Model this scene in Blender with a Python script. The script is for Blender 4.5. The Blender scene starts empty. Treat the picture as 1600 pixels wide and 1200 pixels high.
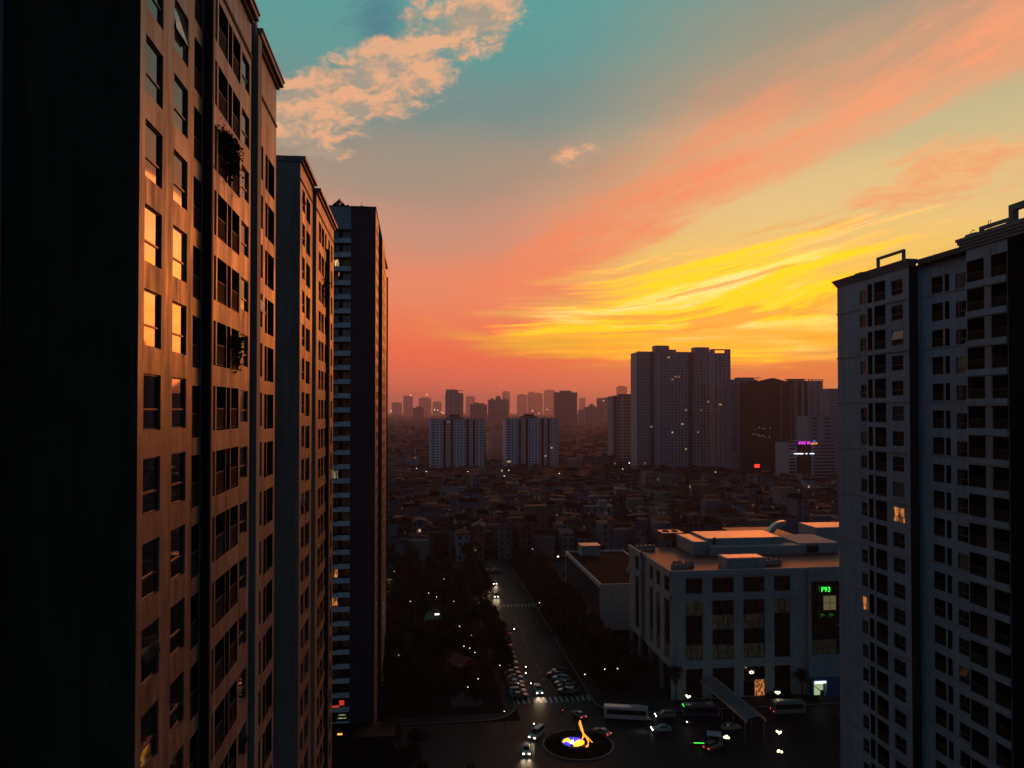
import bpy, bmesh, math, random
from mathutils import Vector, Matrix
random.seed(7)
S = bpy.context.scene
COL = S.collection
R = math.radians
H_CAM = 75.0                      # the photographer's window, above the street

# ------------------------------------------------------------------ camera
cam_d = bpy.data.cameras.new('camera'); cam = bpy.data.objects.new('camera', cam_d); COL.objects.link(cam)
YAW, PITCH, FPX = R(7.0), math.atan(20 / 1208.0), 1208.0
cam.location = (0, 0, H_CAM)
cam.rotation_euler = (R(90) + PITCH, 0, -YAW)
cam_d.sensor_width = 36.0; cam_d.lens = 36.0 * FPX / 1600
cam_d.shift_y = 20 / 1600.0
cam_d.clip_start = 0.1; cam_d.clip_end = 60000
S.camera = cam
S.render.engine = 'CYCLES'
S.cycles.use_denoising = True
S.cycles.max_bounces = 6; S.cycles.diffuse_bounces = 3; S.cycles.glossy_bounces = 3
S.cycles.volume_bounces = 2
S.cycles.use_adaptive_sampling = True; S.cycles.adaptive_threshold = 0.02
S.view_settings.view_transform = 'Standard'; S.view_settings.look = 'None'
S.view_settings.exposure = 0.0; S.view_settings.gamma = 1.0

def ray(px, py):                  # direction of a point of the photograph, world axes (x right of the street, y along it)
    r = (px - 800) / FPX; u = (620 - py) / FPX
    fy = math.cos(PITCH) - u * math.sin(PITCH); uz = math.sin(PITCH) + u * math.cos(PITCH)
    return (r * math.cos(YAW) + fy * math.sin(YAW), -r * math.sin(YAW) + fy * math.cos(YAW), uz)
def atY(px, py, Y):
    d = ray(px, py); t = Y / d[1]; return (d[0] * t, Y, H_CAM + d[2] * t)
def atZ(px, py, Z=0.0):
    d = ray(px, py); t = (Z - H_CAM) / d[2]; return (d[0] * t, d[1] * t, Z)
def azel(px, py):
    d = ray(px, py); return math.degrees(math.atan2(d[0], d[1])), math.degrees(math.atan2(d[2], math.hypot(d[0], d[1])))
def proj(x, y, z):
    z -= H_CAM
    r = x * math.cos(YAW) - y * math.sin(YAW); fy = x * math.sin(YAW) + y * math.cos(YAW)
    f = fy * math.cos(PITCH) + z * math.sin(PITCH); u = -fy * math.sin(PITCH) + z * math.cos(PITCH)
    if f < 0.5: return (-9999, -9999, f)
    return (800 + FPX * r / f, 620 - FPX * u / f, f)

def lin(r, g, b):                 # display colour 0..255 to linear
    f = lambda c: (c / 255 / 12.92) if c / 255 <= .04045 else ((c / 255 + .055) / 1.055) ** 2.4
    return (f(r), f(g), f(b), 1.0)

# ------------------------------------------------------------------ sky (dusk, sunset glow low over the city, high cloud)
W = bpy.data.worlds.new('World'); S.world = W; W.use_nodes = True
nt = W.node_tree; NT = nt.nodes; LK = nt.links; NT.clear()
def setin(sock, v):
    if isinstance(v, bpy.types.NodeSocket): LK.new(v, sock)
    else: sock.default_value = v
def M(op, a, b=0.0, c=0.0, clamp=False):
    n = NT.new('ShaderNodeMath'); n.operation = op; n.use_clamp = clamp
    setin(n.inputs[0], a); setin(n.inputs[1], b)
    if op in ('MULTIPLY_ADD', 'COMPARE'): setin(n.inputs[2], c)
    return n.outputs[0]
def SS(x, a, b):                  # smoothstep, a may exceed b
    n = NT.new('ShaderNodeMapRange'); n.interpolation_type = 'SMOOTHSTEP'
    setin(n.inputs['Value'], x); n.inputs['From Min'].default_value = min(a, b); n.inputs['From Max'].default_value = max(a, b)
    n.inputs['To Min'].default_value = 0.0 if a < b else 1.0; n.inputs['To Max'].default_value = 1.0 if a < b else 0.0
    return n.outputs['Result']
def RAMP(x, pts, lo, hi, col=True, interp='EASE'):
    n = NT.new('ShaderNodeValToRGB'); cr = n.color_ramp; cr.interpolation = interp
    t = M('DIVIDE', M('SUBTRACT', x, lo), hi - lo, clamp=True); LK.new(t, n.inputs[0])
    while len(cr.elements) > 1: cr.elements.remove(cr.elements[-1])
    for i, (p, c) in enumerate(pts):
        q = (p - lo) / (hi - lo)
        e = cr.elements[0] if i == 0 else cr.elements.new(q)
        e.position = q
        e.color = c if col else (c, c, c, 1)
    return n.outputs[0]
def MIX(f, a, b):
    n = NT.new('ShaderNodeMix'); n.data_type = 'RGBA'; n.clamp_factor = True
    setin(n.inputs[0], f); setin(n.inputs[6], a); setin(n.inputs[7], b); return n.outputs[2]
def VEC(x, y, z=0.0):
    n = NT.new('ShaderNodeCombineXYZ'); setin(n.inputs[0], x); setin(n.inputs[1], y); setin(n.inputs[2], z); return n.outputs[0]
def NOISE(v, scale, detail=4.0, rough=0.55, dist=0.0):
    n = NT.new('ShaderNodeTexNoise'); setin(n.inputs['Vector'], v); n.inputs['Scale'].default_value = scale
    n.inputs['Detail'].default_value = detail; n.inputs['Roughness'].default_value = rough; n.inputs['Distortion'].default_value = dist
    return n.outputs[0]
tc = NT.new('ShaderNodeTexCoord'); sp = NT.new('ShaderNodeSeparateXYZ'); LK.new(tc.outputs['Generated'], sp.inputs[0])
az = M('MULTIPLY', M('ARCTAN2', sp.outputs[0], sp.outputs[1]), 57.29578)
el = M('MULTIPLY', M('ARCSINE', sp.outputs[2]), 57.29578)
def E_(y): return azel(800, y)[1]
def A_(x): return azel(x, 600)[0]

# slow warp so that no edge is a straight line
wn = NOISE(VEC(M('MULTIPLY', az, .05), M('MULTIPLY', el, .11)), 1.0, 3)
elw = M('ADD', el, M('MULTIPLY', M('SUBTRACT', wn, .5), 5.0))
away = RAMP(elw, [(0.0, lin(236, 118, 98)), (E_(615), lin(246, 116, 88)), (E_(560), lin(254, 116, 78)), (E_(520), lin(250, 128, 86)), (E_(450), lin(240, 142, 106)),
                  (E_(360), lin(205, 150, 126)), (E_(270), lin(166, 148, 130)), (E_(170), lin(120, 146, 142)), (E_(70), lin(98, 156, 152)), (E_(0), lin(92, 160, 156))], -1, 30)
sunr = RAMP(elw, [(0.0, lin(245, 140, 96)), (E_(615), lin(250, 138, 84)), (E_(575), lin(254, 138, 66)), (E_(540), lin(255, 150, 52)), (E_(480), lin(255, 196, 70)),
                  (E_(400), lin(250, 204, 128)), (E_(320), lin(232, 198, 138)), (E_(240), lin(206, 190, 144)), (E_(150), lin(170, 158, 132)), (E_(60), lin(150, 152, 134)), (E_(0), lin(140, 152, 140))], -1, 30)
saz = M('ADD', az, M('MULTIPLY', M('SUBTRACT', NOISE(VEC(M('MULTIPLY', az, .06), M('MULTIPLY', el, .12), 4.0), 1.0, 4), .5), 9.0))
sky = MIX(SS(M('SUBTRACT', saz, M('MULTIPLY', el, .25)), A_(700), A_(1130)), away, sunr)

# salmon band of high cloud that climbs to the right: soft above, crisper below
tilt = M('SUBTRACT', el, M('MULTIPLY', az, .36))
bn = NOISE(VEC(M('MULTIPLY', az, .06), M('MULTIPLY', tilt, .22), 9.0), 1.0, 8, .62, .5)
bf = NOISE(VEC(M('MULTIPLY', az, .25), M('MULTIPLY', tilt, .9), 12.0), 1.0, 6, .65)
bc = RAMP(az, [(A_(600), E_(500) / 30), (A_(780), E_(440) / 30), (A_(940), E_(365) / 30), (A_(1100), E_(285) / 30), (A_(1300), E_(215) / 30), (A_(1450), E_(168) / 30), (A_(1600), E_(128) / 30)], A_(600), A_(1600), col=False, interp='LINEAR')
bd = M('ADD', M('SUBTRACT', el, M('MULTIPLY', bc, 30.0)), M('ADD', M('MULTIPLY', M('SUBTRACT', bn, .5), 5.5), M('MULTIPLY', M('SUBTRACT', bf, .5), 1.6)))
band = RAMP(bd, [(-8, 0.0), (-3.4, .0), (-1.9, .75), (-.4, 1.0), (1.4, .78), (3.6, .32), (6.5, 0.06), (11, 0.0)], -8, 11, col=False, interp='EASE')
band = M('MULTIPLY', band, M('MULTIPLY', SS(az, A_(600), A_(900)), SS(az, 66, 40)))
bcol = MIX(SS(az, A_(900), A_(1450)), lin(255, 138, 94), lin(254, 164, 118))
bm2 = NOISE(VEC(M('MULTIPLY', az, .13), M('MULTIPLY', tilt, .55), 41.0), 1.0, 8, .64, .2)
sky = MIX(M('MULTIPLY', band, M('MULTIPLY_ADD', SS(bm2, .34, .58), .42, .54)), sky, bcol)

# pale gold veil and the yellow heart of the glow, drawn out in streaks
t2 = M('SUBTRACT', el, M('MULTIPLY', M('MAXIMUM', M('SUBTRACT', az, A_(960)), 0.0), M('MULTIPLY', SS(el, 4.0, 10.0), .20)))
wv = NOISE(VEC(M('MULTIPLY', az, .09), M('MULTIPLY', el, .25), 21.0), 1.0, 4, .6)
t3 = M('ADD', t2, M('MULTIPLY', M('SUBTRACT', wv, .5), 1.0))
sn = NOISE(VEC(M('MULTIPLY', az, .06), M('MULTIPLY', t3, .62), 2.0), 1.0, 8, .62, .1)
ex = M('DIVIDE', M('SUBTRACT', az, A_(1230)), 14.5); ey = M('DIVIDE', M('SUBTRACT', t2, E_(478)), 4.9)
er = M('SQRT', M('ADD', M('MULTIPLY', ex, ex), M('MULTIPLY', ey, ey)))
gl = M('ADD', M('SUBTRACT', 1.0, er), M('MULTIPLY', M('SUBTRACT', sn, .5), 2.2))
veil = MIX(SS(el, E_(440), E_(330)), lin(255, 206, 92), lin(236, 204, 140))
sky = MIX(M('MULTIPLY', SS(gl, -.3, .4), .72), sky, veil)
ey2 = M('DIVIDE', M('SUBTRACT', t2, E_(502)), 3.7); ex2 = M('DIVIDE', M('SUBTRACT', az, A_(1110)), 12.5)
er2 = M('SQRT', M('ADD', M('MULTIPLY', ex2, ex2), M('MULTIPLY', ey2, ey2)))
sn2 = NOISE(VEC(M('MULTIPLY', az, .065), M('MULTIPLY', t3, 1.15), 7.0), 1.0, 8, .6, .1)
gy = M('ADD', M('SUBTRACT', 1.0, er2), M('MULTIPLY', M('SUBTRACT', sn2, .5), 3.0))
yl = SS(gy, -.05, .55)
core = MIX(SS(sn, .50, .66), lin(255, 224, 22), lin(255, 242, 150))
hot = NT.new('ShaderNodeMix'); hot.data_type = 'RGBA'; hot.blend_type = 'MULTIPLY'
hot.inputs[0].default_value = 1.0; LK.new(core, hot.inputs[6]); hot.inputs[7].default_value = (3.0, 1.08, 1.0, 1)
sky = MIX(M('MULTIPLY', yl, .94), sky, hot.outputs[2])
# low streak of yellow that runs far to the left, and salmon bars through the glow
ls = NOISE(VEC(M('MULTIPLY', az, .07), M('MULTIPLY', el, 1.1), 6.0), 1.0, 7, .6)
lc_ = RAMP(az, [(A_(640), E_(508) / 30), (A_(760), E_(536) / 30), (A_(900), E_(540) / 30), (A_(1100), E_(528) / 30), (A_(1310), E_(535) / 30)], A_(640), A_(1310), col=False, interp='LINEAR')
lm = M('MULTIPLY', M('MULTIPLY', SS(M('ABSOLUTE', M('SUBTRACT', M('ADD', el, M('MULTIPLY', M('SUBTRACT', ls, .5), 3.6)), M('MULTIPLY', lc_, 30.0))), 1.05, .1), SS(az, A_(620), A_(860))), SS(az, A_(1600), A_(1400)))
sky = MIX(M('MULTIPLY', lm, .85), sky, lin(255, 190, 48))
br = NOISE(VEC(M('MULTIPLY', az, .075), M('MULTIPLY', t3, 1.3), 14.0), 1.0, 7, .6, .1)
bm_ = M('MULTIPLY', SS(br, .52, .61), M('MULTIPLY', SS(er2, 1.7, .5), SS(az, A_(840), A_(950))))
sky = MIX(M('MULTIPLY', bm_, .66), sky, lin(252, 158, 72))
# puffs on the right
pn = NOISE(VEC(M('MULTIPLY', az, .26), M('MULTIPLY', M('SUBTRACT', el, M('MULTIPLY', az, .2)), .62), 3.0), 1.0, 9, .68, .6)
pn2 = NOISE(VEC(M('MULTIPLY', az, .5), M('MULTIPLY', el, 1.7), 31.0), 1.0, 6, .7)
def blob(px, py, rx, ry):
    a0, e0 = azel(px, py)
    x = M('DIVIDE', M('SUBTRACT', az, a0), rx); y = M('DIVIDE', M('SUBTRACT', el, e0), ry)
    return M('SUBTRACT', 1.0, M('SQRT', M('ADD', M('MULTIPLY', x, x), M('MULTIPLY', y, y))))
pa_ = M('ADD', M('MAXIMUM', M('MAXIMUM', blob(1490, 262, 5.5, 2.3), blob(1380, 312, 4.0, 1.3)), blob(1570, 235, 3.0, 1.2)), M('MULTIPLY', M('SUBTRACT', pn, .5), 2.4))
pm = SS(pa_, .1, .7)
sky = MIX(M('MULTIPLY', pm, .8), sky, MIX(SS(pn2, .42, .6), lin(252, 168, 112), lin(250, 186, 124)))
pb = SS(M('ADD', M('MULTIPLY', blob(1340, 92, 6.0, 2.6), .8), M('MULTIPLY', M('SUBTRACT', pn, .5), 2.6)), .15, .9)
sky = MIX(M('MULTIPLY', pb, .45), sky, lin(192, 164, 132))

# broken cumulus that rises from the left towers to the top of the sky
cc = RAMP(az, [(A_(380), E_(240) / 30), (A_(440), E_(200) / 30), (A_(520), E_(165) / 30), (A_(600), E_(128) / 30), (A_(660), E_(82) / 30), (A_(720), E_(34) / 30), (A_(830), E_(-10) / 30)], A_(380), A_(830), col=False, interp='LINEAR')
cw = RAMP(az, [(A_(380), 2.2 / 5), (A_(520), 2.4 / 5), (A_(640), 3.4 / 5), (A_(760), 2.3 / 5), (A_(880), .6 / 5)], A_(380), A_(880), col=False, interp='LINEAR')
cd = M('DIVIDE', M('ABSOLUTE', M('SUBTRACT', el, M('MULTIPLY', cc, 30.0))), M('MAXIMUM', M('MULTIPLY', cw, 5.0), .2))
w1 = NOISE(VEC(M('MULTIPLY', az, .35), M('MULTIPLY', el, .5), 17.0), 1.0, 5, .6); w2 = NOISE(VEC(M('MULTIPLY', az, .35), M('MULTIPLY', el, .5), 27.0), 1.0, 5, .6)
ca = M('ADD', az, M('MULTIPLY', M('SUBTRACT', w1, .5), 2.2)); ce = M('ADD', el, M('MULTIPLY', M('SUBTRACT', w2, .5), 1.6))
cn = NOISE(VEC(M('MULTIPLY', ca, .20), M('MULTIPLY', M('SUBTRACT', ce, M('MULTIPLY', ca, .12)), .40), 1.3), 1.0, 11, .66, .2)
cfade = M('MULTIPLY', SS(az, A_(280), A_(420)), SS(az, A_(930), A_(760)))
cov = M('SUBTRACT', M('ADD', M('SUBTRACT', 1.30, cd), M('MULTIPLY', M('SUBTRACT', cn, .5), 4.4)), M('MULTIPLY', M('SUBTRACT', 1.0, cfade), 3.0))
small = M('MAXIMUM', M('MAXIMUM', blob(505, 242, 3.2, .8), blob(770, 62, 1.2, .8)), M('MAXIMUM', blob(893, 236, 1.9, 1.1), blob(725, 90, .9, .8)))
cov = M('MAXIMUM', cov, M('ADD', M('MULTIPLY', small, .9), M('MULTIPLY', M('SUBTRACT', cn, .5), 4.0)))
cm = SS(cov, .05, .75)
up = NOISE(VEC(M('MULTIPLY', M('ADD', ca, .5), .20), M('MULTIPLY', M('SUBTRACT', M('ADD', ce, .9), M('MULTIPLY', ca, .12)), .40), 1.3), 1.0, 6, .6, .2)
lit = SS(M('SUBTRACT', up, cn), -.09, .08)                 # undersides that face the glow are lit
ccol = MIX(lit, lin(247, 180, 134), lin(176, 158, 138))
dk = M('MULTIPLY', SS(M('ADD', blob(596, 40, 3.4, 2.8), M('MULTIPLY', M('SUBTRACT', cn, .5), 2.6)), .0, .8), SS(el, E_(120), E_(50)))
dk = M('MAXIMUM', dk, M('MULTIPLY', SS(M('ADD', M('SUBTRACT', 1.0, cd), M('MULTIPLY', M('SUBTRACT', w1, .5), 5.0)), .2, 1.6), M('MULTIPLY', cfade, .35)))
sky = MIX(M('MULTIPLY', dk, .85), sky, lin(80, 126, 140))
sky = MIX(M('MULTIPLY', cm, .86), sky, ccol)

# the rest of the dome: dim blue dusk overhead and behind the photographer
night = MIX(SS(el, 42, 4), (.010, .031, .054, 1), (.055, .098, .140, 1))
back = M('MULTIPLY', M('MULTIPLY', SS(az, -75, -35), SS(az, 95, 50)), SS(el, 56, 27))
sky = MIX(back, night, sky)
sky = MIX(SS(el, -.6, -3.0), sky, (.012, .010, .012, 1))
bg = NT.new('ShaderNodeBackground'); LK.new(sky, bg.inputs[0]); bg.inputs[1].default_value = 1.0
wo = NT.new('ShaderNodeOutputWorld'); LK.new(bg.outputs[0], wo.inputs[0])
W.cycles.sampling_method = 'MANUAL'; W.cycles.sample_map_resolution = 1024

# the sun itself has sunk into the cloud low over the city: a weak, wide, orange lamp
sd = bpy.data.lights.new('sun', 'SUN'); sun = bpy.data.objects.new('sun', sd); COL.objects.link(sun)
sd.energy = 0.52; sd.angle = R(17); sd.color = (1.0, .185, .035)
SA, SE = R(A_(1130)), R(8.0)
sun.rotation_euler = Vector((math.sin(SA) * math.cos(SE), math.cos(SA) * math.cos(SE), math.sin(SE))).to_track_quat('Z', 'Y').to_euler()

# ------------------------------------------------------------------ materials
def mat(name, col, rough=.6, spec=.5, ior=1.5, metal=0.0, var=0.0, vscale=.6, streak=0.0, bump=0.0, rnd=0.0, coat=0.0, rvar=0.0):
    m = bpy.data.materials.new(name); m.use_nodes = True; n = m.node_tree; b = n.nodes['Principled BSDF']
    c = (col[0], col[1], col[2], 1)
    b.inputs['Base Color'].default_value = c; b.inputs['Roughness'].default_value = rough
    b.inputs['Specular IOR Level'].default_value = spec; b.inputs['IOR'].default_value = ior; b.inputs['Metallic'].default_value = metal
    b.inputs['Coat Weight'].default_value = coat
    out = None
    if var or streak or bump:
        t = n.nodes.new('ShaderNodeTexCoord'); g = n.nodes.new('ShaderNodeNewGeometry')
        src = g.outputs['Position']
        def nz(sc, det=5, rg=.6, mul=None):
            q = n.nodes.new('ShaderNodeTexNoise'); q.inputs['Scale'].default_value = sc; q.inputs['Detail'].default_value = det; q.inputs['Roughness'].default_value = rg
            if mul:
                k = n.nodes.new('ShaderNodeVectorMath'); k.operation = 'MULTIPLY'; n.links.new(src, k.inputs[0]); k.inputs[1].default_value = mul; n.links.new(k.outputs[0], q.inputs['Vector'])
            else: n.links.new(src, q.inputs['Vector'])
            return q.outputs[0]
        cur = None
        def mulramp(fac, lo, hi, d):
            r = n.nodes.new('ShaderNodeMapRange'); n.links.new(fac, r.inputs['Value']); r.inputs['From Min'].default_value = lo; r.inputs['From Max'].default_value = hi
            r.inputs['To Min'].default_value = 1 - d; r.inputs['To Max'].default_value = 1 + d * .35
            return r.outputs[0]
        f = None
        if var:
            f = mulramp(nz(vscale), .3, .7, var)
        if streak:
            s = mulramp(nz(1.0, 6, .7, (2.2, 2.2, .12)), .35, .62, streak)
            if f is None: f = s
            else:
                k = n.nodes.new('ShaderNodeMath'); k.operation = 'MULTIPLY'; n.links.new(f, k.inputs[0]); n.links.new(s, k.inputs[1]); f = k.outputs[0]
        if f is not None:
            v = n.nodes.new('ShaderNodeVectorMath'); v.operation = 'SCALE'; v.inputs[0].default_value = col[:3]; n.links.new(f, v.inputs['Scale']); n.links.new(v.outputs[0], b.inputs['Base Color'])
        if rvar:
            q = n.nodes.new('ShaderNodeMapRange'); n.links.new(nz(1.0, 7, .72, (1.1, 1.1, .16)), q.inputs['Value']); q.inputs['From Min'].default_value = .38; q.inputs['From Max'].default_value = .62
            q.inputs['To Min'].default_value = rough + rvar; q.inputs['To Max'].default_value = rough - .02; n.links.new(q.outputs[0], b.inputs['Roughness'])
        if bump:
            bp = n.nodes.new('ShaderNodeBump'); bp.inputs['Strength'].default_value = bump; bp.inputs['Distance'].default_value = .03
            n.links.new(nz(4.0, 4), bp.inputs['Height']); n.links.new(bp.outputs[0], b.inputs['Normal'])
    if rnd:
        oi = n.nodes.new('ShaderNodeObjectInfo'); r = n.nodes.new('ShaderNodeValToRGB'); n.links.new(oi.outputs['Random'], r.inputs[0])
        els = r.color_ramp.elements; r.color_ramp.interpolation = 'CONSTANT'
        els[0].position = 0; els[0].color = c; els[1].position = rnd; els[1].color = (.16, .13, .10, 1)
        e = els.new(rnd + (1 - rnd) * .5); e.color = (.05, .05, .055, 1)
        n.links.new(r.outputs[0], b.inputs['Base Color'])
    return m
def emit(name, col, st):
    m = bpy.data.materials.new(name); m.use_nodes = True; n = m.node_tree; b = n.nodes['Principled BSDF']
    b.inputs['Base Color'].default_value = (.05, .05, .05, 1); b.inputs['Emission Color'].default_value = (col[0], col[1], col[2], 1); b.inputs['Emission Strength'].default_value = st
    return m
def lit_room(name, col, st):       # a lit room seen through its window: curtains and furniture break the light up
    m = emit(name, col, st); n = m.node_tree; b = n.nodes['Principled BSDF']
    g = n.nodes.new('ShaderNodeNewGeometry'); k = n.nodes.new('ShaderNodeVectorMath'); k.operation = 'MULTIPLY'; n.links.new(g.outputs['Position'], k.inputs[0]); k.inputs[1].default_value = (2.6, 2.6, .9)
    q = n.nodes.new('ShaderNodeTexNoise'); q.inputs['Scale'].default_value = 1.0; q.inputs['Detail'].default_value = 3; n.links.new(k.outputs[0], q.inputs['Vector'])
    r = n.nodes.new('ShaderNodeMapRange'); n.links.new(q.outputs[0], r.inputs['Value']); r.inputs['From Min'].default_value = .42; r.inputs['From Max'].default_value = .62
    r.inputs['To Min'].default_value = .08 * st; r.inputs['To Max'].default_value = st; n.links.new(r.outputs[0], b.inputs['Emission Strength'])
    return m

MT = dict(
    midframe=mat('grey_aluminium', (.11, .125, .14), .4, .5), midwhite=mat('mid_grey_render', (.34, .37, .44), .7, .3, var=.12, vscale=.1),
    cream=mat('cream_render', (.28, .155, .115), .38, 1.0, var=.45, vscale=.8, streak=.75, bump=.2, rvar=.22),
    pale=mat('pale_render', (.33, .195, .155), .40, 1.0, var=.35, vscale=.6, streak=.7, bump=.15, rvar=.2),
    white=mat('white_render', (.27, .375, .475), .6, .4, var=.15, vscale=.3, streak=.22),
    mallwhite=mat('mall_white', (.28, .37, .41), .65, .3, var=.15, vscale=.25, streak=.2),
    warmgrey=mat('warm_grey_render', (.34, .285, .25), .65, .3, var=.2, vscale=.25, streak=.3), malllit=emit('mall_room', (.62, .50, .20), .16),
    hallwhite=mat('hall_white', (.46, .52, .54), .7, .2, var=.12, streak=.15),
    bandwhite=mat('band_white', (.60, .70, .78), .6, .4, var=.12, streak=.15),
    grey=mat('grey_render', (.27, .30, .33), .6, .4, var=.14, vscale=.25, streak=.18),
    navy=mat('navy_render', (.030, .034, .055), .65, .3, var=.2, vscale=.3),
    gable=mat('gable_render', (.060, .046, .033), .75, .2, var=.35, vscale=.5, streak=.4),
    charcoal=mat('charcoal_and_recess_shade', (.016, .017, .02), .7, .25),  # dark trim and walls; on loggia reveals it paints in the recess shade
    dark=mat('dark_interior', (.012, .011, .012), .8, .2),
    frame=mat('dark_aluminium', (.035, .033, .035), .4, .5),
    rail=mat('pale_aluminium', (.45, .42, .40), .35, .6),
    glass=mat('window_glass', (.010, .011, .014), .035, .7, ior=1.6, rnd=.74),
    bluglass=mat('facade_glass', (.008, .011, .014), .06, .6, ior=1.5),
    concrete=mat('concrete', (.26, .25, .24), .75, .3, var=.2, vscale=.3, streak=.15),
    roof=mat('roof_screed', (.24, .050, .045), .5, .16, var=.3, vscale=.12),
    roofmet=mat('pale_metal_roof', (.34, .25, .21), .36, .6, var=.2, vscale=.2),
    brownroof=mat('brown_roof', (.026, .012, .012), .9, .03, var=.3, vscale=.2),
    asphalt=mat('asphalt', (.014, .019, .030), .55, .07, var=.3, vscale=.25),
    paving=mat('paving', (.032, .038, .048), .8, .08, var=.2, vscale=.5),
    soil=mat('soil', (.010, .010, .009), .95, .05, var=.3, vscale=.1),
    paint=mat('road_paint', (.38, .38, .36), .6, .4, var=.35, vscale=1.4),
    black=mat('black_plastic', (.015, .015, .016), .5, .4),
    steel=mat('galvanised_steel', (.32, .33, .34), .35, .6, metal=.7),
    brownsteel=mat('rusty_steel', (.10, .06, .045), .6, .4),
    leaf=mat('leaves', (.030, .042, .022), .8, .08, var=.5, vscale=.5),
    bark=mat('bark', (.055, .04, .03), .9, .2),
    warmlit=lit_room('lit_room_warm', (1.0, .62, .24), 1.1),
    amberlit=lit_room('lit_room_amber', (1.0, .33, .08), .7),
    palelit=lit_room('lit_room_pale', (.85, .80, .42), .45),
    dimlit=lit_room('lit_room_dim', (.70, .66, .34), .014),
    lampw=emit('lamp_white', (1.0, .84, .58), 3.6),
    lampy=emit('lamp_yellow', (1.0, .93, .45), 4.0),
    headl=emit('headlight_lens', (1.0, .93, .78), 9.0),
    taill=emit('tail_light_lens', (1.0, .06, .04), 2.0),
    green=emit('green_led', (.05, 1.0, .08), 1.6),
    magenta=emit('magenta_led', (.95, .06, .85), 1.6),
    orange=emit('orange_led', (1.0, .42, .07), 1.4),
    signwhite=emit('white_led', (.85, .9, 1.0), 2.2),
    signred=emit('red_led', (1.0, .035, .02), 1.8),
    signblue=emit('blue_led', (.06, .16, .75), .9),
)

# ------------------------------------------------------------------ mesh building
class MB:
    def __init__(s): s.v = []; s.f = []; s.mi = []; s.T = None
    def add(s, vs, fs, m=0):
        o = len(s.v)
        if s.T is not None: vs = [tuple(s.T @ Vector(p)) for p in vs]
        s.v += vs; s.f += [tuple(i + o for i in f) for f in fs]; s.mi += [m] * len(fs)
    def quad(s, a, b, c, d, m=0): s.add([a, b, c, d], [(0, 1, 2, 3)], m)
    def box(s, x0, x1, y0, y1, z0, z1, m=0):
        s.add([(x0, y0, z0), (x1, y0, z0), (x1, y1, z0), (x0, y1, z0), (x0, y0, z1), (x1, y0, z1), (x1, y1, z1), (x0, y1, z1)],
              [(0, 3, 2, 1), (4, 5, 6, 7), (0, 1, 5, 4), (1, 2, 6, 5), (2, 3, 7, 6), (3, 0, 4, 7)], m)
    def tube(s, pts, rad, n=8, m=0, caps=True):
        rings = []
        for i, p in enumerate(pts):
            p = Vector(p); a = Vector(pts[max(i - 1, 0)]); b = Vector(pts[min(i + 1, len(pts) - 1)])
            t = (b - a).normalized(); up = Vector((0, 0, 1)) if abs(t.z) < .9 else Vector((1, 0, 0))
            u = t.cross(up).normalized(); w = t.cross(u)
            r = rad[i] if isinstance(rad, (list, tuple)) else rad
            rings.append([tuple(p + u * r * math.cos(2 * math.pi * k / n) + w * r * math.sin(2 * math.pi * k / n)) for k in range(n)])
        vs = [q for rg in rings for q in rg]; fs = []
        for i in range(len(pts) - 1):
            for k in range(n): fs.append((i * n + k, i * n + (k + 1) % n, (i + 1) * n + (k + 1) % n, (i + 1) * n + k))
        if caps: fs += [tuple(range(n)), tuple(range((len(pts) - 1) * n, len(pts) * n))]
        s.add(vs, fs, m)
    def lathe(s, prof, n=16, c=(0, 0, 0), m=0):
        vs = [(c[0] + r * math.cos(2 * math.pi * k / n), c[1] + r * math.sin(2 * math.pi * k / n), c[2] + z) for r, z in prof for k in range(n)]
        fs = [(i * n + k, i * n + (k + 1) % n, (i + 1) * n + (k + 1) % n, (i + 1) * n + k) for i in range(len(prof) - 1) for k in range(n)]
        s.add(vs, fs, m)
    def prism(s, poly, z0, z1, m=0, mtop=None):
        n = len(poly)
        s.add([(x, y, z0) for x, y in poly] + [(x, y, z1) for x, y in poly], [(i, (i + 1) % n, n + (i + 1) % n, n + i) for i in range(n)], m)
        s.add([(x, y, z1) for x, y in poly], [tuple(range(n))], m if mtop is None else mtop)
    def mesh(s, name, mats):
        me = bpy.data.meshes.new(name); me.from_pydata(s.v, [], s.f)
        if not isinstance(mats, (list, tuple)): mats = [mats]
        for m in mats: me.materials.append(m)
        if len(mats) > 1: me.polygons.foreach_set('material_index', s.mi)
        me.update(); return me
    def build(s, name, mats, parent=None, loc=(0, 0, 0), rz=0.0, smooth=False):
        me = s.mesh(name, mats)
        if smooth: me.polygons.foreach_set('use_smooth', [True] * len(me.polygons))
        return link(name, me, parent, loc, rz)
def link(name, me, parent=None, loc=(0, 0, 0), rz=0.0):
    o = bpy.data.objects.new(name, me); COL.objects.link(o); o.location = loc
    if rz: o.rotation_euler = (0, 0, rz)
    if parent is not None: o.parent = parent
    return o
def thing(name, label, cat, loc=(0, 0, 0), rz=0.0, group=None):
    o = link(name, None, None, loc, rz); o.empty_display_size = .5; return tag(o, label, cat, group)
def tag(o, label, cat, group=None):
    o['label'] = label; o['category'] = cat
    if group: o['group'] = group
    return o
def struct(o, kind='structure'):
    o['kind'] = kind; return o
def dup(root, loc, rz=None, label=None, group=None, scale=None):
    r = root.copy(); COL.objects.link(r); r.location = loc
    if rz is not None: r.rotation_euler = (0, 0, rz)
    if scale is not None: r.scale = scale
    if label: r['label'] = label
    if group: r['group'] = group
    for ch in list(root.children):
        c = ch.copy(); COL.objects.link(c); c.parent = r
        for g in list(ch.children):
            d = g.copy(); COL.objects.link(d); d.parent = c
    return r

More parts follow.
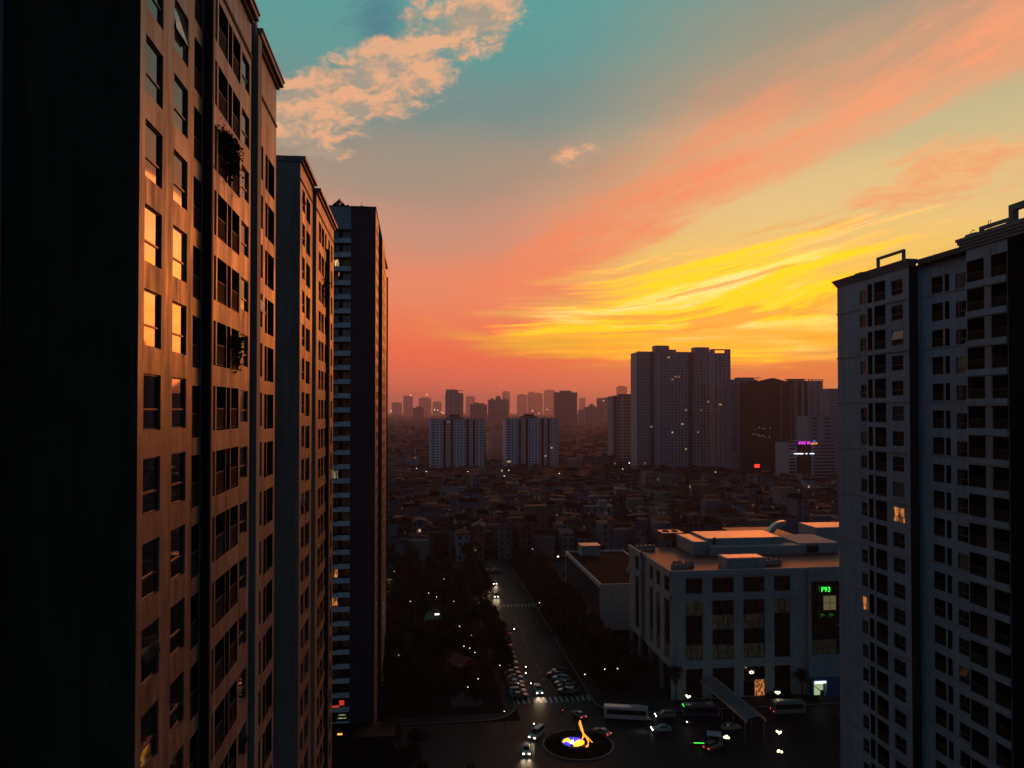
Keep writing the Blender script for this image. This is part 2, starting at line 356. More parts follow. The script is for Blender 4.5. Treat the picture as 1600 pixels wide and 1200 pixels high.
def facade(mb, x0, x1, z0, z1, cols, y=0.0, m=0, mrev=None, back=None):
    """a wall in the plane y (outward is -y) from x0 to x1; cols: (xa, xb, [(za, zb), ...], depth) openings with real reveals"""
    mrev = m if mrev is None else mrev
    x = x0
    for col in sorted(cols, key=lambda q: q[0]):
        xa, xb, ops, dp = col[:4]; mr = col[4] if len(col) > 4 else mrev  # optional fifth entry: dark reveal colour, shade painted into deep openings
        if xa > x + 1e-4: mb.quad((x, y, z0), (xa, y, z0), (xa, y, z1), (x, y, z1), m)
        z = z0
        for za, zb in sorted(ops):
            if za > z + 1e-4: mb.quad((xa, y, z), (xb, y, z), (xb, y, za), (xa, y, za), m)
            d = y + dp
            mb.quad((xa, y, za), (xb, y, za), (xb, d, za), (xa, d, za), mr); mb.quad((xa, y, zb), (xa, d, zb), (xb, d, zb), (xb, y, zb), mr)
            mb.quad((xa, y, za), (xa, d, za), (xa, d, zb), (xa, y, zb), mr); mb.quad((xb, y, za), (xb, y, zb), (xb, d, zb), (xb, d, za), mr)
            if back is not None: mb.quad((xa, d, za), (xb, d, za), (xb, d, zb), (xa, d, zb), back)
            z = zb
        if z < z1 - 1e-4: mb.quad((xa, y, z), (xb, y, z), (xb, y, z1), (xa, y, z1), m)
        x = xb
    if x < x1 - 1e-4: mb.quad((x, y, z0), (x1, y, z0), (x1, y, z1), (x, y, z1), m)

_wc = {}
def bars(w, h, style):
    mb = MB(); t = .055; d = .07
    mb.box(0, t, -.01, d, 0, h); mb.box(w - t, w, -.01, d, 0, h); mb.box(t, w - t, -.01, d, 0, t); mb.box(t, w - t, -.01, d, h - t, h)
    if 't' in style: mb.box(t, w - t, -.025, d, h * .36, h * .36 + .07)
    if 'v' in style: mb.box(w / 2 - t / 2, w / 2 + t / 2, -.005, d, t, h * .36 if 't' in style and 'V' not in style else h - t)
    if 'V' in style: mb.box(w * .5 - t / 2, w * .5 + t / 2, -.006, d - .001, h * .36 + .07 if 't' in style else t, h - t)
    if 'g' in style:               # a grid of glazing bars for tall shop windows
        nx = max(2, round(w / 1.5)); nz = max(2, round(h / 1.9))
        for i in range(1, nx): mb.box(w * i / nx - .05, w * i / nx + .05, -.06, .05, t, h - t)
        for i in range(1, nz): mb.box(t, w - t, -.04, .045, h * i / nz - .06, h * i / nz + .06)
    return mb
class Windows:
    """collects the windows of one building: the 100 that show largest become parts of their own, the rest one part"""
    def __init__(s, thing, frame=None, panes=True): s.t = thing; s.l = []; s.fr = frame or MT['frame']; s.panes = panes
    def put(s, x, z, w, h, y=.3, style='t', glass=None, sash=0.0, rz=0.0, name='window'):
        s.l.append((x, z, w, h, y, style, glass or MT['glass'], sash, rz, name))
    def done(s, limit=100):
        mw = Matrix.Translation(s.t.location) @ Matrix.Rotation(s.t.rotation_euler.z, 4, 'Z')
        seen = []; rest = []
        for k, wd in enumerate(s.l):
            x, z, w, h, y = wd[:5]
            loc = Matrix.Rotation(wd[8], 4, 'Z')
            p = mw @ Vector((x, y, z + h / 2)); px, py, f = proj(*p)
            if f > 1 and -30 < px < 1630 and -40 < py < 1240: seen.append((w * h / f / f + (1 if wd[6] in LITM else 0), k))
            else: rest.append(k)
        seen.sort(reverse=True); rest += [k for _, k in seen[limit:]]
        for _, k in seen[:limit]:
            x, z, w, h, y, style, gl, sash, rz, name = s.l[k]
            key = (round(w, 3), round(h, 3), style, s.fr.name)
            if key not in _wc: _wc[key] = bars(w, h, style).mesh(name, s.fr)
            o = link(name, _wc[key], s.t, (x, y, z), rz)
            if s.panes:
                key = ('p', round(w, 3), round(h, 3), gl.name, round(sash, 2))
                if key not in _wc:
                    mb = MB(); zz = h * .36 if sash else 0
                    if sash:
                        mb.box(.05, w - .05, .02, .05, .05, zz)
                        a = math.sin(sash) * (h - zz); c = math.cos(sash) * (h - zz)
                        mb.quad((.05, -a, h - c + .05), (w - .05, -a, h - c + .05), (w - .05, .02, h - .05), (.05, .02, h - .05))
                        mb.quad((.05, -a + .03, h - c + .05), (w - .05, -a + .03, h - c + .05), (w - .05, .05, h - .05), (.05, .05, h - .05))
                    else: mb.box(.04, w - .04, .02, .05, .04, h - .04)
                    _wc[key] = mb.mesh('pane', gl)
                link('pane', _wc[key], o)
        if rest:
            mb = MB(); mats = [s.fr]
            for k in rest:
                x, z, w, h, y, style, gl, sash, rz, name = s.l[k]
                b = bars(w, h, style); Tm = Matrix.Translation((x, y, z)) @ Matrix.Rotation(rz, 4, 'Z')
                mb.T = Tm; mb.add(b.v, b.f, 0)
                if gl not in mats: mats.append(gl)
                if s.panes: mb.box(.04, w - .04, .02, .05, .04, h - .04, mats.index(gl))
                mb.T = None
            struct(mb.build('window', mats, s.t), 'stuff')
LITM = (MT['warmlit'], MT['amberlit'], MT['palelit'])

def railing(w, h=1.05, y=.06, glassy=False):
    mb = MB()
    mb.box(0, w, y, y + .05, h - .05, h)
    mb.box(0, w, y + .01, y + .04, .08, .11)
    n = max(2, int(w / .14))
    for i in range(n + 1): mb.box(w * i / n - .012, w * i / n + .012, y + .012, y + .036, .11, h - .05)
    return mb
class Loggias:
    """open balconies: a recess painted dark for its shade with a glazed door at the back and a railing in front"""
    def __init__(s, thing): s.t = thing; s.l = []
    def put(s, x, z, w, h, depth, rail=True, lit=None, rz=0.0, y=0.0): s.l.append((x, z, w, h, depth - y, rail, lit, rz, y))
    def done(s, limit=100):
        mw = Matrix.Translation(s.t.location) @ Matrix.Rotation(s.t.rotation_euler.z, 4, 'Z')
        seen = []; rest = []
        for k, q in enumerate(s.l):
            p = mw @ Vector((q[0], 0, q[1] + 1)); px, py, f = proj(*p)
            (seen if f > 1 and -30 < px < 1640 and -40 < py < 1240 else rest).append((q[2] * q[3] / max(f, .1) ** 2, k))
        seen.sort(reverse=True); rest += seen[limit:]
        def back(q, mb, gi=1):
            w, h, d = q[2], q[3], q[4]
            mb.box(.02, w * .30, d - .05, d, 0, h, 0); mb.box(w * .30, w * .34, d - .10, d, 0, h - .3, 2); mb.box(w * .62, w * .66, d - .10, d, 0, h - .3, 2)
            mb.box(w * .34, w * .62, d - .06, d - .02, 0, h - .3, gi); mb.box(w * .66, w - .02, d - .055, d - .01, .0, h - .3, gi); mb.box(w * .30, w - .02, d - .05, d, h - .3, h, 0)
        for _, k in seen[:limit]:
            q = s.l[k]; key = ('l', q[2], q[3], q[4], q[6].name if q[6] else '')
            if key not in _wc:
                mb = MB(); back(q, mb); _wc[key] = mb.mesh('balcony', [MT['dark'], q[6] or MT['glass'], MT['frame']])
            o = link('balcony', _wc[key], s.t, (q[0], q[8], q[1]), q[7])
            if q[5]:
                key = ('r', q[2])
                if key not in _wc: _wc[key] = railing(q[2]).mesh('railing', MT['brownsteel'])
                link('railing', _wc[key], o)
        if rest:
            mb = MB()
            for _, k in rest:
                q = s.l[k]; mb.T = Matrix.Translation((q[0], q[8], q[1])) @ Matrix.Rotation(q[7], 4, 'Z'); back(q, mb)
                if q[5]: r = railing(q[2]); mb.add(r.v, r.f, 2)
            mb.T = None
            struct(mb.build('balcony', [MT['dark'], MT['glass'], MT['frame']], s.t), 'stuff')

# ------------------------------------------------------------------ near left tower (the photographer's own block), facade along the street
ST = 3.03
def levels(z_ref, h, lo, hi, st=ST):   # openings of height h whose head is at z_ref, repeated every storey
    k0 = math.ceil((lo - z_ref + h) / st); k1 = math.floor((hi - z_ref) / st)
    return [(z_ref + k * st - h, z_ref + k * st) for k in range(k0, k1 + 1)]
def rnd_glass(p=.03):
    r = random.random()
    return MT['warmlit'] if r < p * .4 else MT['amberlit'] if r < p * .7 else MT['dimlit'] if r < p else MT['glass']

T1 = thing('apartment_tower', 'tall cream apartment tower with orange lit windows, nearest block on the left of the street', 'apartment tower', (-9.6, 28.14, 0), R(90))
# local x = distance along the street from the near corner, local -y = towards the street
Z1 = 97.3; B = 28.14
wall = MB(); win = Windows(T1); lg = Loggias(T1)
WT = 95.0
lv = [q for q in levels(82.35, 2.05, 4, WT)]
lvl = [q for q in levels(82.10, 2.25, 4, WT)]
A1 = (28.70 - B, 30.56 - B); A2 = (31.90 - B, 33.78 - B); A3 = (34.66 - B, 35.86 - B)
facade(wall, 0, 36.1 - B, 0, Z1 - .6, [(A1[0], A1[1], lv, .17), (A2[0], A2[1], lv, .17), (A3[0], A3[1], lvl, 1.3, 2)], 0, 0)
for i, (za, zb) in enumerate(lv):
    for j, (a, b) in enumerate((A1, A2)):
        s = .13 if (i * 2 + j) % 17 == 6 else 0
        win.put(a, za, b - a, zb - za, .10, 't', MT['glass'], s)
for za, zb in lvl: lg.put(A3[0], za, A3[1] - A3[0], zb - za, 1.3)
# projecting middle bay with continuous bands
b0, b1 = 36.35 - B, 44.75 - B; yb = -.28
lb = levels(91.25, 2.08, 4, 94.6)
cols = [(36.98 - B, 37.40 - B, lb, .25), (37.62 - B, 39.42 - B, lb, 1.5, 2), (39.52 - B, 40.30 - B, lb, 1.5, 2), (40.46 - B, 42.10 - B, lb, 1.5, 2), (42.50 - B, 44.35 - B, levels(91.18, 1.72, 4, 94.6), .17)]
facade(wall, b0, b1, 0, Z1 - .6, cols, yb, 1)
for za, zb in lb:
    win.put(36.98 - B, za, .42, zb - za, yb + .18, '', MT['glass'])
    for k, (a, b) in enumerate(((37.62, 39.42), (39.52, 40.30), (40.46, 42.10))): lg.put(a - B, za, b - a, zb - za, 1.2, k != 1, y=yb)
for i, (za, zb) in enumerate(levels(91.18, 1.72, 4, 94.6)): win.put(42.50 - B, za, 1.85, zb - za, yb + .10, 't', MT['glass'], .2 if i % 13 == 4 else 0)
wall.box(36.1 - B, b0, yb - .12, .9, 0, Z1 - .6, 2)                      # dark pilaster at the start of the bay
wall.box(b0, b1, yb - .06, yb, 94.74, 94.95, 2)                          # dark line under the parapet
wall.quad((b1, yb, 0), (b1, 1.6, 0), (b1, 1.6, Z1 - .6), (b1, yb, Z1 - .6), 2)
wall.quad((b1, 1.6, 0), (45.75 - B, 1.6, 0), (45.75 - B, 1.6, Z1 - .6), (b1, 1.6, Z1 - .6), 2)
# far bay
c0, c1 = 45.75 - B, 53.45 - B; yc = -.12
wall.quad((c0, yc - .35, 0), (c0, 1.6, 0), (c0, 1.6, Z1 - .6), (c0, yc - .35, Z1 - .6), 3)
wall.box(c0 + .002, c0 + 1.0, yc - .35, yc + .5, 0, Z1 - .602, 3)
lc1 = levels(91.19, 2.05, 4, 93.6); lc2 = levels(91.12, 2.2, 4, 93.6)
facade(wall, c0 + 1.0, c1, 0, Z1 - .6, [(47.60 - B, 49.15 - B, lc1, .17), (49.85 - B, 50.62 - B, lc2, .8, 2), (50.75 - B, 52.9 - B, lc2, .5, 2)], yc, 1)
for i, (za, zb) in enumerate(lc1): win.put(47.60 - B, za, 1.55, zb - za, yc + .10, 't', MT['glass'], .25 if i % 11 == 3 else 0)
for i, (za, zb) in enumerate(lc2):
    win.put(50.75 - B, za, 2.15, zb - za, yc + .4, 'tV', MT['glass'])
    win.put(49.85 - B, za, .77, zb - za, yc + .7, 't', MT['glass'])
wall.box(c0 + 1.0, c1, yc - .06, yc, 94.0, 94.2, 2)
# ends, back and roof
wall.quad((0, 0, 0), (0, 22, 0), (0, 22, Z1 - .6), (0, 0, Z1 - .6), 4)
wall.quad((c1, yc, 0), (c1, 22, 0), (c1, 22, Z1 - .6), (c1, yc, Z1 - .6), 2)
wall.quad((0, 22, 0), (c1, 22, 0), (c1, 22, Z1 - .6), (0, 22, Z1 - .6), 1)
wall.quad((0, 0, Z1 - .62), (c1, 0, Z1 - .62), (c1, 22, Z1 - .62), (0, 22, Z1 - .62), 5)
wall.quad((0, 22, 20), (0, 4.4, 20), (0, 4.4, 20.1), (0, 22, 20.1), 4)
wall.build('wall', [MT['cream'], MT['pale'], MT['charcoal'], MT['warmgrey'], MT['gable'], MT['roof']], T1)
win.done(); lg.done()
cor = MB()
for x0, x1, y in ((-.1, 36.1 - B, 0), (b0 - .2, 44.6 - B, yb), (46.4 - B, c1 + .25, yc)):
    cor.box(x0, x1, y - .18, y + .6, Z1 - .6, Z1 - .42); cor.box(x0 - .1, x1 + .1, y - .42, y + .6, Z1 - .42, Z1 - .1); cor.box(x0 - .12, x1 + .12, y - .5, y + .62, Z1 - .1, Z1)
cor.build('cornice', MT['pale'], T1)
pp = MB(); pp.box(44.7 - B, 45.6 - B, .3, 3.2, Z1 - .6, Z1 + 1.0); pp.box(45.8 - B, 46.35 - B, -.3, 2, Z1 - .6, Z1 + .35); pp.box(47.8 - B, 48.4 - B, .9, 2, Z1 - .6, Z1 + 1.4); pp.box(50 - B, 50.5 - B, .9, 2, Z1 - .6, Z1 + 1.1)
pp.build('parapet_block', MT['grey'], T1)
# louvred service shaft in the gap beyond the far bay
sh = MB(); sh.box(c1, c1 + 1.4, 1.0, 2.0, 0, 94.2, 0)
for k in range(150): sh.box(c1 + .05, c1 + 1.45, .9, 1.0, 60 + k * .22, 60 + k * .22 + .1, 1)
sh.build('louvre_shaft', [MT['grey'], MT['brownsteel']], T1)
# the narrow slip of another wall beyond the dark gable (far left edge of the picture)
rt = MB(); rt.box(-.9, -.02, 4.45, 9, 0, Z1 - .6); rt.build('return_wall', MT['grey'], T1)

# plants that hang from the balconies of the middle bay
def hanging_plant(loc, w, h, label, n=260):
    mb = MB(); random.seed(int(h * 1000))
    for _ in range(n):
        x = random.gauss(0, w * .33); z = -abs(random.gauss(0, h * .42)); y = random.gauss(0, .13); s = random.uniform(.05, .12)
        a = Vector((random.uniform(-1, 1), random.uniform(-1, 1), random.uniform(-1, 1))).normalized() * s; b = Vector((random.uniform(-1, 1), random.uniform(-1, 1), random.uniform(-1, 1))).normalized() * s
        c = Vector((x, y, z)); mb.quad(tuple(c - a), tuple(c + b), tuple(c + a), tuple(c - b))
    t = thing('hanging_plant', label, 'plant', loc, R(90)); mb.build('foliage', MT['leaf'], t)
    st_ = MB(); st_.tube([(0, 0, .1), (.05, .02, -h * .3), (-.04, .04, -h * .7)], .03, 5); st_.build('stem', MT['bark'], t); return t
hanging_plant((-9.15, 41.0, 78.75), 1.1, 1.7, 'dark bushy plant trailing over a balcony rail of the near cream tower, lower of two')
hanging_plant((-9.15, 39.3, 88.4), 2.6, 2.0, 'dark creeper covering an upper balcony opening of the near cream tower', 800)

# ------------------------------------------------------------------ second left tower
B2 = 69.3; Z2 = 97.25
T2 = thing('apartment_tower', 'second cream apartment tower on the left with a plain grey gable facing the camera', 'apartment tower', (-10.2, B2, 0), R(90))
wall = MB(); win = Windows(T2); lg = Loggias(T2)
ld1 = levels(94.78, 1.95, 4, 95.0); ld2 = levels(94.68, 2.1, 4, 95.0)
d = lambda y: y - B2
facade(wall, 0, d(77.2), 0, Z2 - .5, [(d(70.5), d(72.2), ld1, .17), (d(73.0), d(75.7), ld2, .5)], 0, 0)
for i, (za, zb) in enumerate(ld1): win.put(d(70.5), za, 1.7, zb - za, .10, 't', rnd_glass(.02), .2 if i % 9 == 2 else 0)
for i, (za, zb) in enumerate(ld2): win.put(d(73.0), za, 2.7, zb - za, .42, 'tV', rnd_glass(.02))
wall.quad((d(77.2), 0, 0), (d(77.2), 1.2, 0), (d(77.2), 1.2, Z2 - .5), (d(77.2), 0, Z2 - .5), 1)
wall.quad((d(77.2), 1.2, 0), (d(78.2), 1.2, 0), (d(78.2), 1.2, Z2 - .5), (d(77.2), 1.2, Z2 - .5), 2)
wall.quad((d(78.2), -.25, 0), (d(78.2), 1.2, 0), (d(78.2), 1.2, Z2 - .8), (d(78.2), -.25, Z2 - .8), 1)
le = levels(94.2, 2.0, 4, 94.6)
facade(wall, d(78.2), d(94.2), 0, Z2 - .8, [(d(80.2), d(82.0), le, 1.2, 2), (d(82.5), d(84.6), le, 1.2, 2), (d(85.4), d(86.8), le, 1.2, 2), (d(88.6), d(90.2), le, .17), (d(91.4), d(93.0), le, .17)], -.25, 0)
for i, (za, zb) in enumerate(le):
    for a, w in ((80.2, 1.8), (82.5, 2.1), (85.4, 1.4)): lg.put(d(a), za, w, zb - za, .95, y=-.25)
    for a in (88.6, 91.4): win.put(d(a), za, 1.6, zb - za, -.15, 't', rnd_glass(.03))
wall.box(d(87.0), d(88.0), -.55, 0, 0, Z2 - 4.5, 2)
wall.box(0, d(77.2), -.06, 0, 95.15, 95.35, 2); wall.box(d(78.2), d(94.2), -.31, -.25, 94.85, 95.05, 2)
wall.quad((0, 0, 0), (0, 20, 0), (0, 20, Z2 - .5), (0, 0, Z2 - .5), 1)
wall.quad((d(94.2), -.25, 0), (d(94.2), 20, 0), (d(94.2), 20, Z2 - .8), (d(94.2), -.25, Z2 - .8), 1)
wall.quad((0, 20, 0), (d(94.2), 20, 0), (d(94.2), 20, Z2 - .5), (0, 20, Z2 - .5), 0)
wall.quad((0, 0, Z2 - .52), (d(77.2), 0, Z2 - .52), (d(77.2), 20, Z2 - .52), (0, 20, Z2 - .52), 3); wall.quad((d(77.2), -.2, Z2 - .82), (d(94.2), -.2, Z2 - .82), (d(94.2), 20, Z2 - .82), (d(77.2), 20, Z2 - .82), 3)
wall.build('wall', [MT['cream'], MT['warmgrey'], MT['charcoal'], MT['roof']], T2); win.done(); lg.done()
cor = MB()
cor.box(-.1, d(77.3), -.2, .6, Z2 - .5, Z2 - .3); cor.box(-.12, d(77.5), -.45, .62, Z2 - .3, Z2)
cor.box(-.1 + d(78.2), d(94.3), -.45, .6, Z2 - .8, Z2 - .55); cor.box(d(78.0), d(94.5), -.7, .62, Z2 - .55, Z2 - .3)
cor.box(-.12, .3, .62, 20, Z2 - .5, Z2 - .02)
cor.build('cornice', MT['pale'], T2)
hanging_plant((-9.85, 85.8, 89.3), 2.8, 3.2, 'dark climbing plant hanging down the facade of the second left tower', 700)

# ------------------------------------------------------------------ third left tower: balconies on its end wall, dark flank
B3 = 171.0; Z3 = 119.2
T3 = thing('apartment_tower', 'third left tower with white balcony bands beside a blank navy gable', 'apartment tower', (-9.05, B3, 0), 0.0)
wall = MB(); lg = Loggias(T3); win = Windows(T3)
# end wall faces the camera: local x from -12 (left) to 0 (corner at the street)
xl, xm = -10.6, -5.30
st3 = 3.075
ll = [(112.27 + .02 - k * st3 - 0, 112.27 - k * st3 + 2.05) for k in range(0, 36)]
facade(wall, xl - 8, xm, 0, Z3, [(xl, xm - .02, [(za, zb) for za, zb in ll if za > 2], 1.5, 3)], 0, 0, 1)
wall.quad((xm, 0, 0), (0, 0, 0), (0, 0, Z3), (xm, 0, Z3), 1)
lits3 = {2: MT['warmlit'], 3: MT['dimlit'], 11: MT['dimlit'], 17: MT['palelit'], 24: MT['amberlit'], 26: MT['amberlit']}
for i, (za, zb) in enumerate(ll):
    if za < 2: continue
    lg.put(xl + .05, za, 2.5, zb - za, 1.45, False, lits3.get(i)); lg.put(xl + 2.65, za, 2.6, zb - za, 1.3, False, MT['dimlit'] if i in (2, 20) else None)
par = MB()
for k, (za, zb) in enumerate(ll):
    if za < 2: continue
    m_ = MB(); m_.box(xl - 8, xl + 2.58, -.10, .05, za - .98, za - .32); m_.box(xl + 2.58, xm - .06, -.22, .05, za - .98, za + .08)
    m_.build('balcony_parapet', MT['bandwhite'], T3)
# flank along the street
lf = levels(112.9, 1.7, 4, 116, st3)
fl = MB(); fl.T = Matrix.Rotation(R(90), 4, 'Z')
facade(fl, 0, 12.5, 0, Z3 - .3, [(3.0, 4.8, lf, .17), (7.0, 9.2, lf, .17), (10.3, 11.6, lf, .17)], 0, 0)
fl.quad((12.5, 0, 0), (12.5, 1.2, 0), (12.5, 1.2, Z3), (12.5, 0, Z3), 1); fl.quad((12.5, 1.2, 0), (26, 1.2, 0), (26, 1.2, Z3), (12.5, 1.2, Z3), 1)
fl.quad((26, -.3, 0), (26, 1.2, 0), (26, 1.2, Z3 - 1), (26, -.3, Z3 - 1), 1)
facade(fl, 26, 44, 0, Z3 - 1, [(29, 31, lf, .17), (35, 37.4, lf, .17), (40, 42, lf, .17)], -.3, 0)
fl.quad((44, 1.0, 0), (70, 1.0, 0), (70, 1.0, Z3 - 2), (44, 1.0, Z3 - 2), 1); fl.quad((44, -.3, 0), (44, 1, 0), (44, 1, Z3 - 1), (44, -.3, Z3 - 1), 1)
fl.quad((58, .4, 0), (72, .4, 0), (72, .4, Z3 - 3), (58, .4, Z3 - 3), 0); fl.quad((72, .4, 0), (72, 15, 0), (72, 15, Z3 - 3), (72, .4, Z3 - 3), 0)
fl.build('street_wall', [MT['cream'], MT['navy']], T3)
for za, zb in lf[8:]:
    for a, w, y in ((3.0, 1.8, 0), (7.0, 2.2, 0), (10.3, 1.3, 0), (29, 2, -.3), (35, 2.4, -.3), (40, 2, -.3)):
        o = None; win.l.append((-(y + .12), za, w, 1.7, a, 't', MT['glass'], 0, R(90), 'window'))
wall.quad((xl - 8, 0, Z3 - .5), (0, 0, Z3 - .5), (0, 72, Z3 - .5), (xl - 8, 72, Z3 - .5), 2)
wall.quad((xl - 8, 72, 0), (0, 72, 0), (0, 72, Z3 - 3), (xl - 8, 72, Z3 - 3), 1); wall.quad((xl - 8, 0, 0), (xl - 8, 72, 0), (xl - 8, 72, Z3), (xl - 8, 0, Z3), 0)
wall.build('wall', [MT['white'], MT['navy'], MT['roof'], MT['charcoal']], T3); lg.done(); win.done(60)
cp = MB(); cp.box(xl - 8.1, .1, -.12, .4, Z3, Z3 + .22); cp.box(-.3, .1, .4, 44, Z3 - .3, Z3 + .1); cp.build('coping', MT['charcoal'], T3)
am = MB(); am.tube([(-3.2, 1, Z3), (-3.2, 1, Z3 + 1.4)], .05); am.box(-3.5, -2.6, .8, 1.3, Z3 + .22, Z3 + .55); am.build('roof_mast', MT['black'], T3)
mb = MB(); random.seed(5)
for _ in range(420):
    x = random.uniform(-2.2, 1.2); hmax = 1.5 * max(.12, 1 - abs(x + .9) / 1.5) + .2; z = random.uniform(0, hmax); s = random.uniform(.12, .28)
    a = Vector((random.uniform(-1, 1), random.uniform(-1, 1), random.uniform(-1, 1))).normalized() * s; b = Vector((random.uniform(-1, 1), random.uniform(-1, 1), random.uniform(-1, 1))).normalized() * s
    c = Vector((x, random.uniform(-.5, .5), z)); mb.quad(tuple(c - a), tuple(c + b), tuple(c + a), tuple(c - b))
tag(mb.build('rooftop_plant', MT['leaf'], None, (-16.2, B3 + 1.2, Z3 + .2)), 'scrubby roof garden plants on top of the third left tower', 'plant')

# ------------------------------------------------------------------ right tower: its long facade faces the street
YR = 102.6; ZR = 93.15
T4 = thing('apartment_tower', 'pale blue grey apartment tower on the right with dark recesses and roof frames', 'apartment tower', (58.9, YR, 0), R(-90))
wall = MB(); win = Windows(T4, MT['midframe']); lg = Loggias(T4)
e = lambda y: YR - y
stR = 3.12; zt = 92.25
l1 = levels(90.79, 1.75, 3, 91.6, stR); lL = levels(91.46, 2.5, 3, 91.8, stR); l2 = levels(91.04, 1.85, 3, 91.6, stR)
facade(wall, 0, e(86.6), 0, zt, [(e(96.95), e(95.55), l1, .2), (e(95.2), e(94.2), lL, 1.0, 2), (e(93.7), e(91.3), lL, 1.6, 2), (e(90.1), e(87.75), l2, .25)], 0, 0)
for za, zb in l1: win.put(e(96.95), za, 1.4, zb - za, .12, 'tV', rnd_glass(.06), .15 if random.random() < .12 else 0)
for za, zb in lL: lg.put(e(93.7), za, 2.4, zb - za, 1.55, True, MT['dimlit'] if random.random() < .05 else None); lg.put(e(95.2), za, 1.0, zb - za, .95, False)
for za, zb in l2: win.put(e(90.1), za, 2.35, zb - za, .12, 'tV', rnd_glass(.06), .15 if random.random() < .12 else 0)
y1 = 1.15
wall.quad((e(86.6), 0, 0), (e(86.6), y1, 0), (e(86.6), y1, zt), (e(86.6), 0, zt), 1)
lb1 = levels(90.5, 2.05, 3, 91.3, stR); lb2 = levels(90.2, 1.8, 3, 91.3, stR)
facade(wall, e(86.6), e(77.9), 0, zt, [(e(84.0), e(82.1), lb1, 1.5, 2), (e(81.75), e(81.0), lb1, 1.2, 2), (e(80.0), e(78.3), lb2, .2)], y1, 0)
for za, zb in lb1: lg.put(e(84.0), za, 1.9, zb - za, 1.4 + y1, True, y=y1); lg.put(e(81.75), za, .75, zb - za, 1.1 + y1, False, y=y1)
for za, zb in lb2: win.put(e(80.0), za, 1.7, zb - za, y1 + .12, 'tV', rnd_glass(.07), .15 if random.random() < .12 else 0)
wall.quad((e(77.9), y1, 0), (e(77.9), 3.4, 0), (e(77.9), 3.4, zt), (e(77.9), y1, zt), 1)
wall.quad((e(77.9), 3.4, 0), (e(76.7), 3.4, 0), (e(76.7), 3.4, zt), (e(77.9), 3.4, zt), 1)
wall.box(e(77.6), e(77.2), 1.6, 3.39, 0, zt - .4, 1)
lb3 = levels(90.95, 2.35, 3, 91.2, stR)
facade(wall, e(76.7), e(70.85), 0, zt, [(e(76.65), e(74.1), lb3, 1.7, 2), (e(73.05), e(70.9), lb3, 1.7, 2)], 0, 0)
for za, zb in lb3: lg.put(e(76.65), za, 2.55, zb - za, 1.65, True); lg.put(e(73.05), za, 2.15, zb - za, 1.65, True, MT['amberlit'] if random.random() < .06 else None)
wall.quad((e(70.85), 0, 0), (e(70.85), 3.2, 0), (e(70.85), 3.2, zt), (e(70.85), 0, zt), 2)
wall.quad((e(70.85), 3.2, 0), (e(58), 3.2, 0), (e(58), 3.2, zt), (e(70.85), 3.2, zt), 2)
wall.quad((0, 0, 0), (0, 22, 0), (0, 22, zt), (0, 0, zt), 0); wall.quad((e(58), 3.2, 0), (e(58), 22, 0), (e(58), 22, zt), (e(58), 3.2, zt), 2); wall.quad((0, 22, 0), (e(58), 22, 0), (e(58), 22, zt), (0, 22, zt), 0)
wall.quad((0, 0, zt - .1), (e(58), 0, zt - .1), (e(58), 22, zt - .1), (0, 22, zt - .1), 3)
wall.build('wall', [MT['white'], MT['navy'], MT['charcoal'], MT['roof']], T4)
for k in range(0, 15):            # dark string course every second storey
    z = 88.35 - k * 2 * stR
    if z < 3: break
    bd = MB(); bd.box(-.12, e(97.1), -.10, 0, z, z + .18); bd.box(e(93.8), e(86.6) + .08, -.14, -.002, z - .02, z + .2); bd.box(e(86.6) + .08, e(77.9), y1 - .1, y1 - .002, z, z + .18)
    bd.box(e(76.72), e(70.8), -.25, -.004, z - .45, z - .2); bd.build('string_course', MT['grey'], T4)
for lo in lb3:                     # deep white balcony slabs of the third bay
    sl = MB(); sl.box(e(76.68), e(70.86), -.22, -.003, lo[0] - .66, lo[0] + .02); sl.build('balcony_slab', MT['white'], T4)
pi = MB(); pi.box(e(74.05), e(73.1), -.06, -.004, 0, zt - .3, 0); pi.build('pier', MT['grey'], T4)
cor = MB()
def cornice(x0, x1, y, zb, h):
    n = 4
    for i in range(n): cor.box(x0 - .1 * i, x1 + .1 * i, y - .16 - .14 * i, y + .8, zb + h * i / n, zb + h * (i + 1) / n)
cornice(-.15, e(86.4), 0, zt, .9); cornice(e(86.0), e(77.6), y1, zt, .72); cornice(e(77.3), e(60), -.05, zt, 1.25)
cor.build('cornice', MT['concrete'], T4)
pa = MB(); pa.box(e(99.7), e(98.0), .9, 2.2, zt, 93.7); pa.box(e(78.0), e(60), .8, 1.2, zt, 94.05); pa.box(e(77.9), e(76.3), .8, 1.6, 94.05, 94.15); pa.build('parapet_block', MT['concrete'], T4)
def roof_frame(x0, x1, z0, z1, t=.32, y=1.0):
    mb = MB(); mb.box(x0, x0 + t, y, y + t, z0, z1 - t); mb.box(x1 - t, x1, y, y + t, z0, z1 - t); mb.box(x0, x1, y, y + t, z1 - t, z1)
    mb.build('roof_frame', MT['concrete'], T4)
roof_frame(e(94.76), e(89.08), 93.0, 94.95); roof_frame(e(76.04), e(71.9), 93.6, 94.62, .34); roof_frame(e(71.86), e(66.0), 93.6, 95.85, .62)
pg = MB(); pg.tube([(e(77.4), 1.1, 94.0), (e(77.4), 1.1, 94.35), (e(77.2), 1.1, 94.5), (e(76.8), 1.1, 94.48)], .05, 6); pg.build('roof_pipe', MT['black'], T4)
for dx in (0, .32):
    q = MB(); q.tube([(e(74.3) + dx, .7, 93.2), (e(74.3) + dx, .7, 94.9)], .035, 6); q.build('roof_pipe', MT['black'], T4)
win.done(); lg.done()

